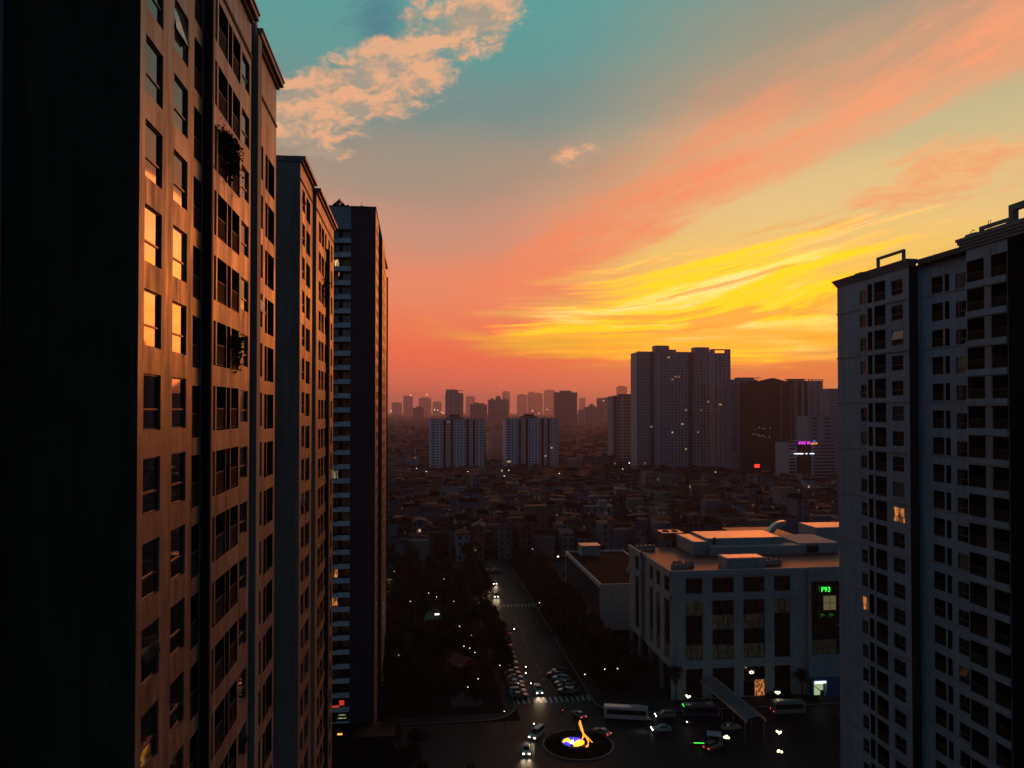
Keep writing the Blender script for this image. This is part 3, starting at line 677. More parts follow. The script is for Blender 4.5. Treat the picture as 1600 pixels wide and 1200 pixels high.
# ------------------------------------------------------------------ ground, roads, pavements
g = MB(); g.quad((-9000, -400, 0), (14000, -400, 0), (14000, 14000, 0), (-9000, 14000, 0)); struct(g.build('ground', MT['soil']))
g = MB(); g.box(25, 45, 186, 372, -.05, .006); struct(g.build('road', MT['asphalt']))
g = MB(); g.box(-60, 140, 372, 386, -.05, .006); struct(g.build('cross_road', MT['asphalt']))
g = MB(); g.box(-45, 150, 134, 186, -.05, .006); struct(g.build('junction', MT['asphalt']))
def rounded(x0, x1, y0, y1, r, corners):   # plan of a block with the given corners rounded
    pts = []
    for k, (cx, cy, a0) in enumerate(((x1 - r, y0 + r, -90), (x1 - r, y1 - r, 0), (x0 + r, y1 - r, 90), (x0 + r, y0 + r, 180))):
        if k in corners:
            for i in range(9): a = R(a0 + i * 11.25); pts.append((cx + r * math.cos(a), cy + r * math.sin(a)))
        else: pts.append(((x1, y0), (x1, y1), (x0, y1), (x0, y0))[k])
    return pts
def pavement(x0, x1, y0, y1, r, corners):
    m_ = MB(); m_.prism(rounded(x0, x1, y0, y1, r, corners), -.05, .10, 0); m_.prism(rounded(x0 + .25, x1 - .25, y0 + .25, y1 - .25, r, corners), .05, .125, 1)
    struct(m_.build('pavement', [MT['concrete'], MT['paving']]))
pavement(-30, 25, 187, 371.5, 9, (0, 1)); pavement(45, 150, 187, 371.5, 9, (2, 3))
g = MB(); g.box(-28, 21.8, 191, 369, .0, .145); struct(g.build('park_lawn', MT['soil']))
g = MB(); g.box(48.6, 58.0, 200, 369, .0, .145); struct(g.build('verge', MT['soil']))
g = MB(); g.prism([(9, 197), (16, 195.5), (17.5, 201), (13, 207), (8, 205)], .1, .15); struct(g.build('plaza', MT['paving']))
cw = MB(); x = 25.6
while x < 44.4: cw.box(x, x + .62, 196.6, 200.4, 0, .010); x += 1.42
struct(cw.build('crosswalk_marking', MT['paint']))
cw = MB(); x = 30
while x < 44.4: cw.box(x, x + .6, 293, 297, 0, .010); x += 1.4
struct(cw.build('crosswalk_marking', MT['paint']))
lm_ = MB(); y = 206
while y < 366: lm_.box(34.93, 35.07, y, y + 2.4, 0, .010); y += 6
struct(lm_.build('lane_marking', MT['paint']))

# ------------------------------------------------------------------ shopping mall
MX, MY, MZ = 65.15, 194.0, 33.3
ML = thing('shopping_mall', 'wide white six storey mall with tall dark windows and a red lit flat roof', 'shopping mall', (MX, MY, 0))
wall = MB(); win = Windows(ML)
fc = [(69.1, 73.75), (76.3, 82.2), (84.75, 90.65), (93.2, 97.75)]
ops = [(0.15, 7.85), (10.0, 25.35), (27.3, 31.25)]
facade(wall, 0, 37.0, 0, 32.3, [(a - MX, b - MX, ops, .55) for a, b in fc], 0, 0)
for i, (a, b) in enumerate(fc):
    win.put(a - MX, 27.3, b - a, 3.95, .4, 'g', MT['bluglass'])
    for k in range(4):
        z0 = 10.0 + k * 3.84
        gl = MT['bluglass']
        if (i, k) in ((0, 0), (1, 0), (2, 0)): gl = MT['dimlit']
        if (i, k) in ((2, 2), (3, 3), (1, 2)): gl = MT['dimlit']
        if (i, k) == (0, 3): gl = MT['dimlit']
        win.put(a - MX, z0, b - a, 3.83, .4, 'g', gl)
    win.put(a - MX, .15, b - a, 7.7, .4, 'g', MT['bluglass'])
# glazed corner pavilion on the right, one metre forward
px0, px1 = 102.0 - MX, 128 - MX
wall.quad((37, 0, 0), (37, -1, 0), (37, -1, 33.0), (37, 0, 33.0), 0)
facade(wall, 37, px1, 0, 33.0, [(103.0 - MX, 124.5 - MX, [(10.5, 29.7)], .6)], -1, 0)
wall.box(38, px1 - 2, -.98, 1, 0, .1, 3)
for k in range(5):
    for j in range(6):
        gl = MT['bluglass']
        if (k, j) in ((3, 1),): gl = MT['malllit']
        if (k, j) in ((0, 0), (0, 1), (1, 3), (3, 3)): gl = MT['dimlit']
        win.put(103.0 - MX + j * 3.58, 10.5 + k * 3.84, 3.58, 3.83, -.55, 'g', gl)
# west side
wc_ = [(194.9, 199.6), (203.0, 206.4), (209.3, 212.6)]
# local frame of the west wall: x' runs from the far end to the front corner
Lw = 20.0
wall.T = Matrix.Translation((0, Lw, 0)) @ Matrix.Rotation(R(-90), 4, 'Z')
facade(wall, 0, Lw, 8.4, 32.3, [(Lw - (b - MY), Lw - (a - MY), ops[1:], .55) for a, b in wc_], 0, 0)
wall.T = None
for a, b in wc_: win.l.append((.4, 27.3, b - a, 3.95, b - MY, 'g', MT['bluglass'], 0, R(-90), 'window'))
for i, (a, b) in enumerate(wc_):
    for k in range(4): win.l.append((.4, 10.0 + k * 3.84, b - a, 3.83, b - MY, 'g', MT['dimlit'] if (i, k) in ((0, 0), (1, 0), (2, 0), (1, 3)) else MT['bluglass'], 0, R(-90), 'window'))
wall.quad((0, 20, 8.4), (.9, 20, 8.4), (.9, 20, 32.3), (0, 20, 32.3), 0); wall.quad((.9, 20, 8.4), (.9, 27, 8.4), (.9, 27, 32.3), (.9, 20, 32.3), 0); wall.quad((0, 27, 8.4), (.9, 27, 8.4), (.9, 27, 32.3), (0, 27, 32.3), 0)
wall.T = Matrix.Translation((0, 39.3, 0)) @ Matrix.Rotation(R(-90), 4, 'Z')
facade(wall, 0, 12.3, 8.4, 32.3, [(39.3 - 33.2, 39.3 - 28.9, ops[1:], .55)], 0, 0)
wall.T = None
win.l.append((.4, 27.3, 4.3, 3.95, 33.2, 'g', MT['bluglass'], 0, R(-90), 'window'))
for k in range(4): win.l.append((.4, 10.0 + k * 3.84, 4.3, 3.83, 33.2, 'g', MT['bluglass'], 0, R(-90), 'window'))
# set-back ground floor on the west side with columns
wall.quad((3.5, 0, 0), (3.5, 39.3, 0), (3.5, 39.3, 8.4), (3.5, 0, 8.4), 3); wall.quad((0, 0.6, 8.4), (3.5, .6, 8.4), (3.5, 39.3, 8.4), (0, 39.3, 8.4), 0)
for y in (9, 19, 29, 38.4): wall.box(.1, 1.0, y, y + .9, 0, 8.39, 0)
wall.quad((0, .55, 0), (3.5, .55, 0), (3.5, .55, 8.4), (0, .55, 8.4), 0)
wall.quad((0, 39.3, 8.4), (px1, 39.3, 8.4), (px1, 39.3, 32.3), (0, 39.3, 32.3), 0); wall.quad((px1, -1, 0), (px1, 39.3, 0), (px1, 39.3, 33), (px1, -1, 33), 0)
wall.quad((0, 0, 32.3), (px1, 0, 32.3), (px1, 39.3, 32.3), (0, 39.3, 32.3), 1); wall.quad((44, 39.3, 32.3), (px1, 39.3, 32.3), (px1, 75, 32.3), (44, 75, 32.3), 1)
wall.build('wall', [MT['mallwhite'], MT['roof'], MT['grey'], MT['dark']], ML)
mo = MB()
def moulding(z0, z1, p, x1=37.0):
    mo.box(-p, x1 - .003, -p, -.003, z0, z1); mo.box(-p, -.003, -p, 20 + p, z0, z1); mo.box(-p, -.003, 27 - p, 39.5, z0, z1)
moulding(25.95, 26.35, .22); moulding(26.4, 27.05, .34); moulding(8.4, 8.9, .35); moulding(8.95, 9.55, .2); moulding(31.75, 31.95, .2); moulding(31.95, 32.3, .5)
mo.box(37.003, px1, -1.3, -1.003, 9.3, 10.3); mo.box(37.003, px1, -1.25, -1.003, 30.0, 30.5)
mo.build('moulding', MT['mallwhite'], ML)
pr = MB()
pr.box(-.35, 37, -.35, .3, 32.3, 33.3); pr.box(-.35, .3, .3, 20.4, 32.3, 33.3); pr.box(-.35, .3, 26.7, 39.6, 32.3, 33.3); pr.box(.3, .9, 20, 27, 32.3, 33.3); pr.box(37, px1, -1.35, -.7, 32.3, 33.6)
pr.build('parapet', MT['mallwhite'], ML)
# roof-top structures that belong to the building
sh_ = MB(); sh_.box(16.6, 27.5, 4.0, 9.5, 32.3, 35.1, 0); sh_.box(16.4, 27.7, 3.8, 9.7, 35.1, 35.4, 0); sh_.box(17, 27.1, 4.4, 9.1, 35.4, 35.43, 1)
sh_.build('stair_head', [MT['mallwhite'], MT['roofmet']], ML)
ph = MB(); ph.box(19.8, 47.7, 23.2, 27.5, 32.3, 34.9, 0); ph.box(20.3, 44, 27.5, 41, 32.3, 36.4, 0); ph.box(15.4, 20.3, 25.5, 40, 32.3, 35.9, 0)
ph.box(20.1, 44.2, 27.3, 41.2, 36.4, 36.7, 0); ph.box(20.6, 43.7, 27.8, 40.7, 36.7, 36.73, 1); ph.box(15.2, 20.1, 25.3, 40.2, 35.9, 36.15, 0); ph.box(15.7, 19.9, 25.8, 39.7, 36.15, 36.18, 1)
ph.box(47.7, 60, 24.2, 40, 32.3, 35.3, 0); ph.box(50, 53.6, 24.0, 24.19, 32.5, 34.6, 2); ph.box(22.2, 23.0, 27.35, 27.49, 34.9, 37.0, 2); ph.box(69, 92, 54, 66, 0, 35.0, 0); ph.box(69.3, 91.7, 54.3, 65.7, 35.0, 35.03, 1)
ph.build('penthouse', [MT['mallwhite'], MT['roofmet'], MT['dark']], ML)
win.done()
# door of the lit foyer, chandelier
dr = MB(); dr.box(87.9 - MX, 90.5 - MX, .25, .34, .2, 4.3); dr.build('door', MT['amberlit'], ML)
ch = MB()
for k in range(7): ch.lathe([(0, -.16), (.16, 0), (0, .16)], 8, (87.0 - MX + .3 * math.cos(k * .9) * 1.6, 0.2, 6.3 + .3 * math.sin(k * .9)))
ch.build('chandelier', MT['lampw'], ML)
def text(name, body, size, m, parent, loc, rot, extrude=.04):
    c = bpy.data.curves.new(name, 'FONT'); c.body = body; c.size = size; c.extrude = extrude; c.align_x = 'CENTER'; c.align_y = 'CENTER'; c.materials.append(m)
    o = bpy.data.objects.new(name, c); COL.objects.link(o); bpy.context.view_layer.update(); me = bpy.data.meshes.new_from_object(o.evaluated_get(bpy.context.evaluated_depsgraph_get())); bpy.data.objects.remove(o); o = bpy.data.objects.new(name, me); COL.objects.link(o); o.location = loc; o.rotation_euler = rot
    if parent is not None: o.parent = parent
    return o
sg = thing('neon_sign', 'green neon letter sign behind the glass of the mall corner pavilion', 'sign', (106.9, 192.75, 27.6))
t = text('letters', 'F93', 1.8, MT['green'], sg, (0, 0, 0), (R(90), 0, 0), .05)
fr_ = MB(); fr_.box(-2.3, 2.3, .06, .12, -1.05, -.95); fr_.box(-2.3, 2.3, .06, .12, .95, 1.05); fr_.build('mounting_rail', MT['black'], sg)
sg = thing('neon_sign', 'small dim green neon emblem one floor below the larger green letters', 'sign', (107.6, 192.8, 20.8))
for dx in (-1.6, .9):
    e_ = MB(); e_.tube([(dx + .5 * math.cos(a * .7), 0, .35 * math.sin(a * .7)) for a in range(7)], .06, 6); e_.build('tube', emit('green_dim' + str(dx), (.05, 1, .08), .25), sg)

# things on the mall roof
def ac_unit(loc, rz, label, w=2.4, d=1.3, h=1.5, group='air conditioning units on the mall roof'):
    t = thing('roof_ac_unit', label, 'air conditioner', loc, rz, group)
    c = MB(); c.box(-w / 2, w / 2, -d / 2, d / 2, .2, h); c.box(-w / 2, -w / 2 + .15, -d / 2, d / 2, 0, .2); c.box(w / 2 - .15, w / 2, -d / 2, d / 2, 0, .2); c.build('casing', MT['grey'], t)
    for s in (-.25, .25):
        f = MB(); f.lathe([(.45, 0), (.45, .12), (.38, .12), (.38, .02), (0, .02)], 14, (w * s, 0, h)); f.build('fan_guard', MT['black'], t)
    return t
ZRF = 32.31
ac_labels = ['left', 'second', 'third', 'fourth']
for i, (x, y) in enumerate(((68.4, 199.5), (71.0, 200.6), (70.2, 203.5), (73.3, 203.0))):
    ac_unit((x, y, ZRF), .1 * i, ['boxy air conditioner nearest the left front corner of the mall roof', 'air conditioner beside the corner unit on the red lit mall roof', 'rearmost air conditioner of the corner cluster on the mall roof', 'air conditioner on the mall roof closest to the stair box'][i])
for i, (x, y) in enumerate(((95.5, 203.0), (98.4, 203.6), (96.8, 206.4))):
    ac_unit((x, y, ZRF), .0, ['dark roof unit just right of the white stair box on the mall', 'right hand dark unit beyond the stair box on the mall roof', 'rear dark unit behind the pair right of the stair box'][i], 2.6, 1.5, 1.4)
for i, (x, y) in enumerate(((67.5, 228.5), (70.5, 229.5))):
    ac_unit((x, y, ZRF), .0, ['low equipment box at the far left corner of the mall roof', 'second low equipment box at the far left edge of the mall roof'][i], 3.0, 1.6, 1.5)
ct = thing('cooling_tower', 'rust red cooling tower box on the mall roof behind the left parapet', 'cooling tower', (80.6, 240.5, ZRF))
c = MB(); c.box(-3.2, 3.2, -3, 3, .8, 3.4); 
for sx in (-3, 2.7):
    for sy in (-2.8, 2.5): c.box(sx, sx + .3, sy, sy + .3, 0, .8)
c.build('casing', MT['brownsteel'], ct); c = MB(); c.box(-3.4, 3.4, -3.2, 3.2, 3.4, 3.7); c.build('lid', MT['roofmet'], ct)
for s in (-1.5, 1.5): c = MB(); c.lathe([(1.1, 0), (1.1, .3), (.9, .3), (.9, .05), (0, .05)], 16, (s, 0, 3.7)); c.build('fan_guard', MT['black'], ct)
def elbow(name, label, loc, rz, rad, w, d, a0, a1, m, group=None):
    t = thing(name, label, 'duct', loc, rz, group); mb = MB(); n = 14; ring = []
    for i in range(n + 1):
        a = R(a0 + (a1 - a0) * i / n); c_, s_ = math.cos(a), math.sin(a)
        ring.append([(-w / 2, (rad - d / 2) * c_, (rad - d / 2) * s_), (w / 2, (rad - d / 2) * c_, (rad - d / 2) * s_), (w / 2, (rad + d / 2) * c_, (rad + d / 2) * s_), (-w / 2, (rad + d / 2) * c_, (rad + d / 2) * s_)])
    vs = [p for r_ in ring for p in r_]; fs = [(i * 4 + k, i * 4 + (k + 1) % 4, (i + 1) * 4 + (k + 1) % 4, (i + 1) * 4 + k) for i in range(n) for k in range(4)] + [(0, 1, 2, 3), tuple(range(n * 4, n * 4 + 4))]
    mb.add(vs, fs); mb.build('duct', m, t); b = MB(); b.box(-w / 2 - .15, w / 2 + .15, -rad - d / 2 - .1, -rad + d / 2 + .1, -.35, .0); b.build('flange', MT['black'], t); return t
elbow('curved_duct', 'tall pale blue curved duct standing behind the mall roof penthouse', (116.6, 236, 33.6), R(90), 5.0, 2.2, 1.6, 8, 95, MT['steel'])
elbow('curved_duct', 'short pale blue curved duct in front of the tall one on the mall roof', (106.0, 222.6, 34.3), R(90), 2.0, 2.6, 1.1, 5, 110, MT['steel'])
elbow('curved_duct', 'smallest pale curved duct cowl on the mall roof, right of the short one', (109.4, 222.4, 33.4), R(90), 1.1, 1.6, .7, 5, 90, MT['steel'])

# glazed barrel canopy that leads to the mall door
cp_ = thing('canopy', 'long ribbed barrel canopy running from the mall door towards the junction', 'canopy', (75.4, 166.0, .125), R(2))
sk = MB(); ribs = MB(); n = 8; L = 26.0; Rr = 2.3; H0 = 5.2
arc = [(Rr * math.cos(R(180 - 180 * i / n)), H0 + 1.15 * math.sin(R(180 * i / n))) for i in range(n + 1)]
for i in range(n): sk.quad((arc[i][0], 0, arc[i][1]), (arc[i + 1][0], 0, arc[i + 1][1]), (arc[i + 1][0], L, arc[i + 1][1]), (arc[i][0], L, arc[i][1]))
sk.build('glazing', mat('canopy_glass', (.10, .13, .15), .22, .6), cp_)
for k in range(25):
    y = .2 + k * (L - .4) / 24; rb = MB(); rb.tube([(x * 1.02, y, z + .06) for x, z in arc], .09, 5); rb.build('rib', MT['rail'], cp_)
for k in range(5):
    for s in (-1, 1): c = MB(); c.tube([(s * Rr, .8 + k * 6.1, 0), (s * Rr, .8 + k * 6.1, H0)], .11, 8); c.build('column', MT['midframe'], cp_)
for s in (-1, 1): c = MB(); c.tube([(s * Rr, 0, H0), (s * Rr, L, H0)], .12, 6); c.build('edge_beam', MT['rail'], cp_)

# white hall beside the mall with a brown flat roof
HX, HY, HZ = 59.4, 247.6, 18.0
HL = thing('white_hall', 'white blank fronted hall with brown flat roof left of the mall', 'hall', (HX, HY, 0))
w_ = MB(); w_.quad((0, 0, 3), (24, 0, 3), (24, 0, HZ), (0, 0, HZ), 0); w_.quad((0, 0, 3), (24, 0, 3), (24, 60, 3), (0, 60, 3), 1)
w_.quad((24, 0, 0), (24, 60, 0), (24, 60, HZ), (24, 0, HZ), 0); w_.quad((0, 60, 0), (24, 60, 0), (24, 60, HZ), (0, 60, HZ), 0)
w_.box(0, .7, 0.003, 60, HZ - 1.3, HZ, 0); w_.box(0, .7, .003, 60, 3, 3.8, 0); w_.box(0, .7, 59.2, 59.997, 3.8, HZ - 1.3, 0); w_.box(0, .6, .003, .7, 3.8, HZ - 1.3, 0)
w_.box(.7, 23.4, 0.003, .6, HZ - 1.3, HZ, 0); w_.box(23.4, 23.997, .003, 59.997, HZ - 1.3, HZ, 0); w_.box(.7, 23.4, 59.3, 59.997, HZ - 1.3, HZ, 0)
w_.quad((2.5, 2.5, 0), (24, 2.5, 0), (24, 2.5, 3), (2.5, 2.5, 3), 1); w_.quad((2.5, 2.5, 0), (2.5, 60, 0), (2.5, 60, 3), (2.5, 2.5, 3), 1)
w_.build('wall', [MT['hallwhite'], MT['dark']], HL)
rf = MB(); rf.box(.7, 23.4, .6, 59.3, HZ - 1.3, HZ - .7); rf.build('roof', MT['brownroof'], HL)
for k in range(14):
    y0 = .75 + k * 4.17; p = MB(); p.box(.35, .45, y0, y0 + 4.0, 3.8, HZ - 1.3); p.build('glass_panel', MT['bluglass'], HL)
    p = MB(); p.box(.05, .5, y0 + 4.0, y0 + 4.17, 3.8, HZ - 1.3); p.build('mullion', MT['grey'], HL)
rb = MB(); rb.box(5, 12.5, 52, 58.5, HZ - .7, HZ + 3.0, 0); rb.box(4.8, 12.7, 51.8, 58.7, HZ + 3.0, HZ + 3.4, 1); rb.build('stair_head', [MT['mallwhite'], MT['roofmet']], HL)
for i, (x, y) in enumerate(((8, 20), (11, 23))): ac_unit((HX + x + 8, HY + y, HZ - .7), 0, ['dark fan unit on the brown roof of the white hall, nearer of two', 'dark fan unit on the brown roof of the white hall, farther of two'][i], 3, 2, 1.2, 'fan units on the white hall')
for i in range(5):
    t = thing('wall_lamp', 'greenish wall lamp on the white hall flank, lamp %s' % ['nearest the front corner', 'second from the front corner', 'halfway along', 'second from the far end', 'at the far end'][i], 'lamp', (HX + .1, HY + 4 + i * 12, 3.5), 0, 'lamps along the white hall')
    b = MB(); b.box(-.35, -.003, -.1, .1, -.05, .05); b.build('bracket', MT['black'], t); b = MB(); b.lathe([(0, -.14), (.14, 0), (0, .14)], 8, (-.4, 0, 0)); b.build('bulb', emit('lamp_green%d' % i, (.75, 1, .35), 4), t)
    pl = bpy.data.lights.new('wall_lamp_light', 'POINT'); pl.energy = 14; pl.color = (.8, 1, .45); pl.shadow_soft_size = .15; po = bpy.data.objects.new('wall_lamp_light', pl); COL.objects.link(po); po.parent = t; po.location = (-.75, 0, 0)

# ATM kiosk at the pavilion foot
kx = atY(1280, 1080, 191.6)[0]
AT = thing('kiosk', 'blue framed bank machine kiosk with a brightly lit white doorway at the mall foot', 'kiosk', (kx, 191.0, .125))
k_ = MB(); k_.box(-2.2, -1.75, 0, 1.8, 0, 4.6, 0); k_.box(1.75, 6.5, 0, 1.8, 0, 4.6, 0); k_.box(-1.75, 1.75, 0, 1.8, 3.9, 4.6, 0); k_.box(-1.75, 1.75, 1.5, 1.8, 0, 3.9, 1); k_.build('housing', [mat('blue_panel', (.03, .10, .26), .4, .5), MT['dark']], AT)
k_ = MB(); k_.box(-1.5, 1.5, 1.35, 1.45, .2, 3.4); k_.build('lit_wall', emit('atm_light', (.62, .80, .45), .55), AT)
k_ = MB(); k_.box(-1.6, 1.5, -.2, -.05, 3.75, 4.25); k_.build('sign_panel', MT['signwhite'], AT)
k_ = MB(); k_.add([(-1.2, 1.2, 2.6), (.7, 1.2, 1.2), (.75, 1.2, 1.4), (-1.15, 1.2, 2.8), (-1.2, 1.3, 2.6), (.7, 1.3, 1.2), (.75, 1.3, 1.4), (-1.15, 1.3, 2.8)], [(0, 1, 2, 3), (4, 5, 6, 7), (0, 1, 5, 4), (1, 2, 6, 5), (2, 3, 7, 6), (3, 0, 4, 7)]); k_.box(.6, 1.3, .7, 1.3, 0, 1.5); k_.build('machine', MT['black'], AT)

# ------------------------------------------------------------------ middle-distance blocks
def block(name, label, cat, Y, px0, px1, ptop, wallm, spec, st=3.2, depth=22, rows=None, darkm=None, crown=None, zbot=2.0, lit=0.0, wh=1.6, rz=0.0, group=None, limit=100):
    """slab of flats whose front faces the street end; spec: (width share, kind, count); kinds: w windows, b balconies, r recess, p plain"""
    x0 = atY(px0, 640, Y)[0]; x1 = atY(px1, 640, Y)[0]; H = atY((px0 + px1) / 2, ptop, Y)[2]
    T = thing(name, label, cat, (x0, Y, 0), rz, group); Wd = x1 - x0
    wl = MB(); win = Windows(T, MT['charcoal'], panes=False); darkm = darkm or MT['charcoal']
    lv = []; z = H - 1.6 - wh
    while z > zbot: lv.append((z, z + wh)); z -= st
    if rows: lv = lv[:rows]
    tot = sum(q[0] for q in spec); x = 0.0; prev = 0.0
    gm = _far_pane
    for share, kind, cnt in spec:
        w = Wd * share / tot; y = {'w': 0, 'p': 0, 'b': 0, 'r': 1.8, 'q': 1.0}[kind]
        if abs(y - prev) > .01: wl.quad((x, prev, 0), (x, y, 0), (x, y, H), (x, prev, H), 1 if kind == 'r' or prev > y else 0)
        prev = y; cols = []
        if kind in 'wbq' and cnt:
            cwid = w / cnt; ww = cwid * (.52 if kind != 'b' else .82)
            for i in range(cnt):
                a = x + cwid * (i + .5) - ww / 2; cols.append((a, a + ww, lv, .45))
        if kind == 'r' and cnt:
            cols.append((x + w * .25, x + w * .75, lv, .4))
        facade(wl, x, x + w, 0, H, cols, y, 1 if kind == 'r' else 0)
        for c in cols:
            for za, zb in lv:
                r = random.random()
                m_ = (MT['warmlit'] if r < .5 * lit else MT['palelit'] if r < .8 * lit else MT['amberlit']) if r < lit else None
                win.l.append((c[0], za, c[1] - c[0], zb - za, y + .4, 'x', m_ or gm, 0, 0, 'window'))
        x += w
    if prev: wl.quad((Wd, prev, 0), (Wd, 0, 0), (Wd, 0, H), (Wd, prev, H), 0)
    wl.quad((0, 0, 0), (0, depth, 0), (0, depth, H), (0, 0, H), 0); wl.quad((Wd, 0, 0), (Wd, depth, 0), (Wd, depth, H), (Wd, 0, H), 0); wl.quad((0, depth, 0), (Wd, depth, 0), (Wd, depth, H), (0, depth, H), 0)
    wl.quad((0, 0, H), (Wd, 0, H), (Wd, depth, H), (0, depth, H), 2)
    wl.build('wall', [wallm, darkm, MT['roof']], T)
    # windows: flat dark panes
    seen = [q for q in win.l]; seen.sort(key=lambda q: (q[6] is gm, -q[1], random.random())); 
    for q in seen[:limit]:
        key = ('fp', round(q[2], 2), round(q[3], 2), q[6].name)
        if key not in _wc: mb = MB(); mb.box(0, q[2], 0, .04, 0, q[3]); _wc[key] = mb.mesh('window', q[6])
        link('window', _wc[key], T, (q[0], q[4], q[1]))
    if seen[limit:]:
        mb = MB()
        for q in seen[limit:]: mb.box(q[0], q[0] + q[2], q[4], q[4] + .04, q[1], q[1] + q[3])
        struct(mb.build('window', gm, T), 'stuff')
    if crown:
        for nm, a, b, y0, y1, dz0, dz1, m_ in crown:
            c = MB(); c.box(Wd * a, Wd * b, y0, y1, H + dz0, H + dz1); c.build(nm, m_, T)
    return T, Wd, H
_far_pane = mat('far_window', (.020, .019, .022), .25, .5)
BIGW = mat('high_rise_white', (.50, .44, .48), .7, .3, var=.1, vscale=.1); WB = mat('block_white', (.72, .78, .88), .7, .3, var=.1, vscale=.1, streak=.15); MAUVE = mat('block_mauve', (.38, .34, .37), .7, .3, var=.12, vscale=.08, streak=.15)
TANB = mat('block_tan', (.56, .44, .44), .7, .3, var=.12, vscale=.08); BROWN = mat('net_brown', (.080, .066, .070), .85, .2, var=.25, vscale=.06)
slab_spec = [(.03, 'p', 0), (.085, 'b', 1), (.13, 'w', 2), (.055, 'r', 1), (.075, 'w', 1), (.055, 'r', 1), (.23, 'w', 4), (.06, 'r', 1), (.06, 'w', 1), (.05, 'r', 1), (.135, 'w', 2), (.03, 'b', 1)]
cr1 = [('parapet', -.01, 1.01, -.3, .5, -.01, 1.2, MT['grey']), ('parapet', .0, .03, .6, 21, 0, 1.2, MT['grey']), ('lift_house', .30, .62, 5, 14, 0, 3.6, MT['grey']), ('lift_house', .37, .55, 6, 13, 3.6, 6.2, MT['charcoal']), ('water_tank', .70, .78, 6, 10, 0, 2.4, MT['grey'])]
block('slab_block', 'left one of two pale slab blocks of flats, before the stepped tower', 'apartment block', 924, 671, 757, 656, WB, slab_spec, 3.25, 20, crown=cr1, lit=.012)
block('slab_block', 'right one of two pale slab blocks of flats, dark lift house on top', 'apartment block', 930, 789, 873, 655, WB, slab_spec, 3.25, 20, crown=cr1, lit=.012)
big = [(.135, 'w', 4), (.05, 'r', 1), (.06, 'p', 0), (.185, 'w', 5), (.11, 'q', 3), (.06, 'r', 1), (.10, 'q', 3), (.075, 'w', 2), (.045, 'p', 0), (.18, 'w', 4)]
block('high_rise', 'tallest brown grey high rise under the yellow sky with two roof turrets', 'high rise', 888, 995, 1142, 551, BIGW, big, 3.3, 26, darkm=mat('big_recess', (.20, .16, .17), .8, .2), lit=.022, zbot=8,
      crown=[('turret', .20, .345, 1, 14, 0, 8.4, MAUVE), ('turret', .345, .42, 1, 14, 0, 3.6, MAUVE), ('turret', .62, .775, 1, 14, 0, 6.8, MAUVE), ('parapet', .0, .19, -.2, .6, 0, 1.0, MAUVE), ('parapet', .42, .62, .9, 1.6, 0, 1.0, MAUVE), ('roof_beam', .83, .96, 0, 1, 3.0, 4.6, MAUVE), ('roof_post', .80, .83, 0, 8, 0, 4.6, MAUVE), ('roof_post', .96, 1.0, 0, 8, 0, 4.6, MAUVE)])
pod = thing('podium', 'low white podium with lit shopfront at the foot of the tallest high rise', 'podium', (atY(1062, 730, 870)[0], 870, 0))
p = MB(); p.box(0, 62, 0, 16, 0, 9); p.box(-.4, 62.4, -.4, .5, 8.4, 9.4); p.build('wall', MAUVE, pod); p = MB(); p.box(39, 46, -.3, -.02, 3.6, 5.4); p.build('lit_sign', MT['signwhite'], pod)
for k in range(9): q = MB(); q.box(2 + k * 6.6, 7 + k * 6.6, -.14, -.02, 1, 7.4); q.build('window', _far_pane, pod)
off = [(.06, 'p', 0), (.05, 'r', 0), (.19, 'b', 2), (.12, 'p', 0), (.58, 'b', 6)]
block('office_block', 'pale office block with ribbon windows and a pink sign, left of the tallest high rise', 'office block', 960, 957, 998, 619, MT['midwhite'], off, 4.1, 24, wh=1.9, lit=.01, crown=[('plant_room', .35, 1.0, 4, 20, 0, 2.6, MT['charcoal']), ('parapet', 0, 1.0, -.2, .4, 0, .7, MT['grey'])])
ps = thing('shop_sign', 'glowing pink and white strip sign at the foot of the pale office block', 'sign', atY(983, 723.5, 958))
q = MB(); [q.box(-5.2 + k * 1.5, -4.1 + k * 1.5, 0, .2, -1.1, 1.1) for k in range(3)]; q.build('pink_letters', MT['magenta'], ps); q = MB(); [q.box(-.2 + k * 2.0, 1.6 + k * 2.0, 0, .2, -1.1, 1.1) for k in range(4)]; q.build('white_letters', MT['signwhite'], ps); q = MB(); q.box(-6, 8.4, .25, .6, -1.5, 1.5); q.build('backing', MT['black'], ps)
# complex on the right of the high rise
cs = [(.1, 'w', 1), (.12, 'w', 2), (.08, 'p', 0), (.2, 'w', 3), (.06, 'p', 0), (.35, 'b', 2)]
block('balcony_tower', 'tower with thin white balcony slabs immediately right of the tallest high rise', 'apartment tower', 840, 1143, 1184, 593, MT['midwhite'], cs, 3.3, 24, zbot=24, crown=[('roof_frame', .3, 1.15, 2, 3, 1.6, 2.4, MT['grey']), ('lift_house', .34, .95, 6, 16, 0, 2.6, MAUVE)])
dk_, Wd_, H_ = block('netted_tower', 'dark brown tower wrapped in construction netting among the right hand high rises', 'tower', 820, 1168, 1238, 597, BROWN, [(.55, 'p', 0), (.45, 'p', 0)], 3.3, 40)
gr_ = MB()
for k in range(40): gr_.box(-.05, Wd_ + .05, -.09, -.003, 3 + k * 2.55, 3.12 + k * 2.55)
gr_.build('scaffold_band', BROWN, dk_)
for k in range(9): q = MB(); q.box(Wd_ * (.04 + .115 * k), Wd_ * (.07 + .115 * k), -.5, -.1, 3, H_ - 1); q.build('pier', MT['concrete'] if k in (6, 8) else BROWN, dk_)
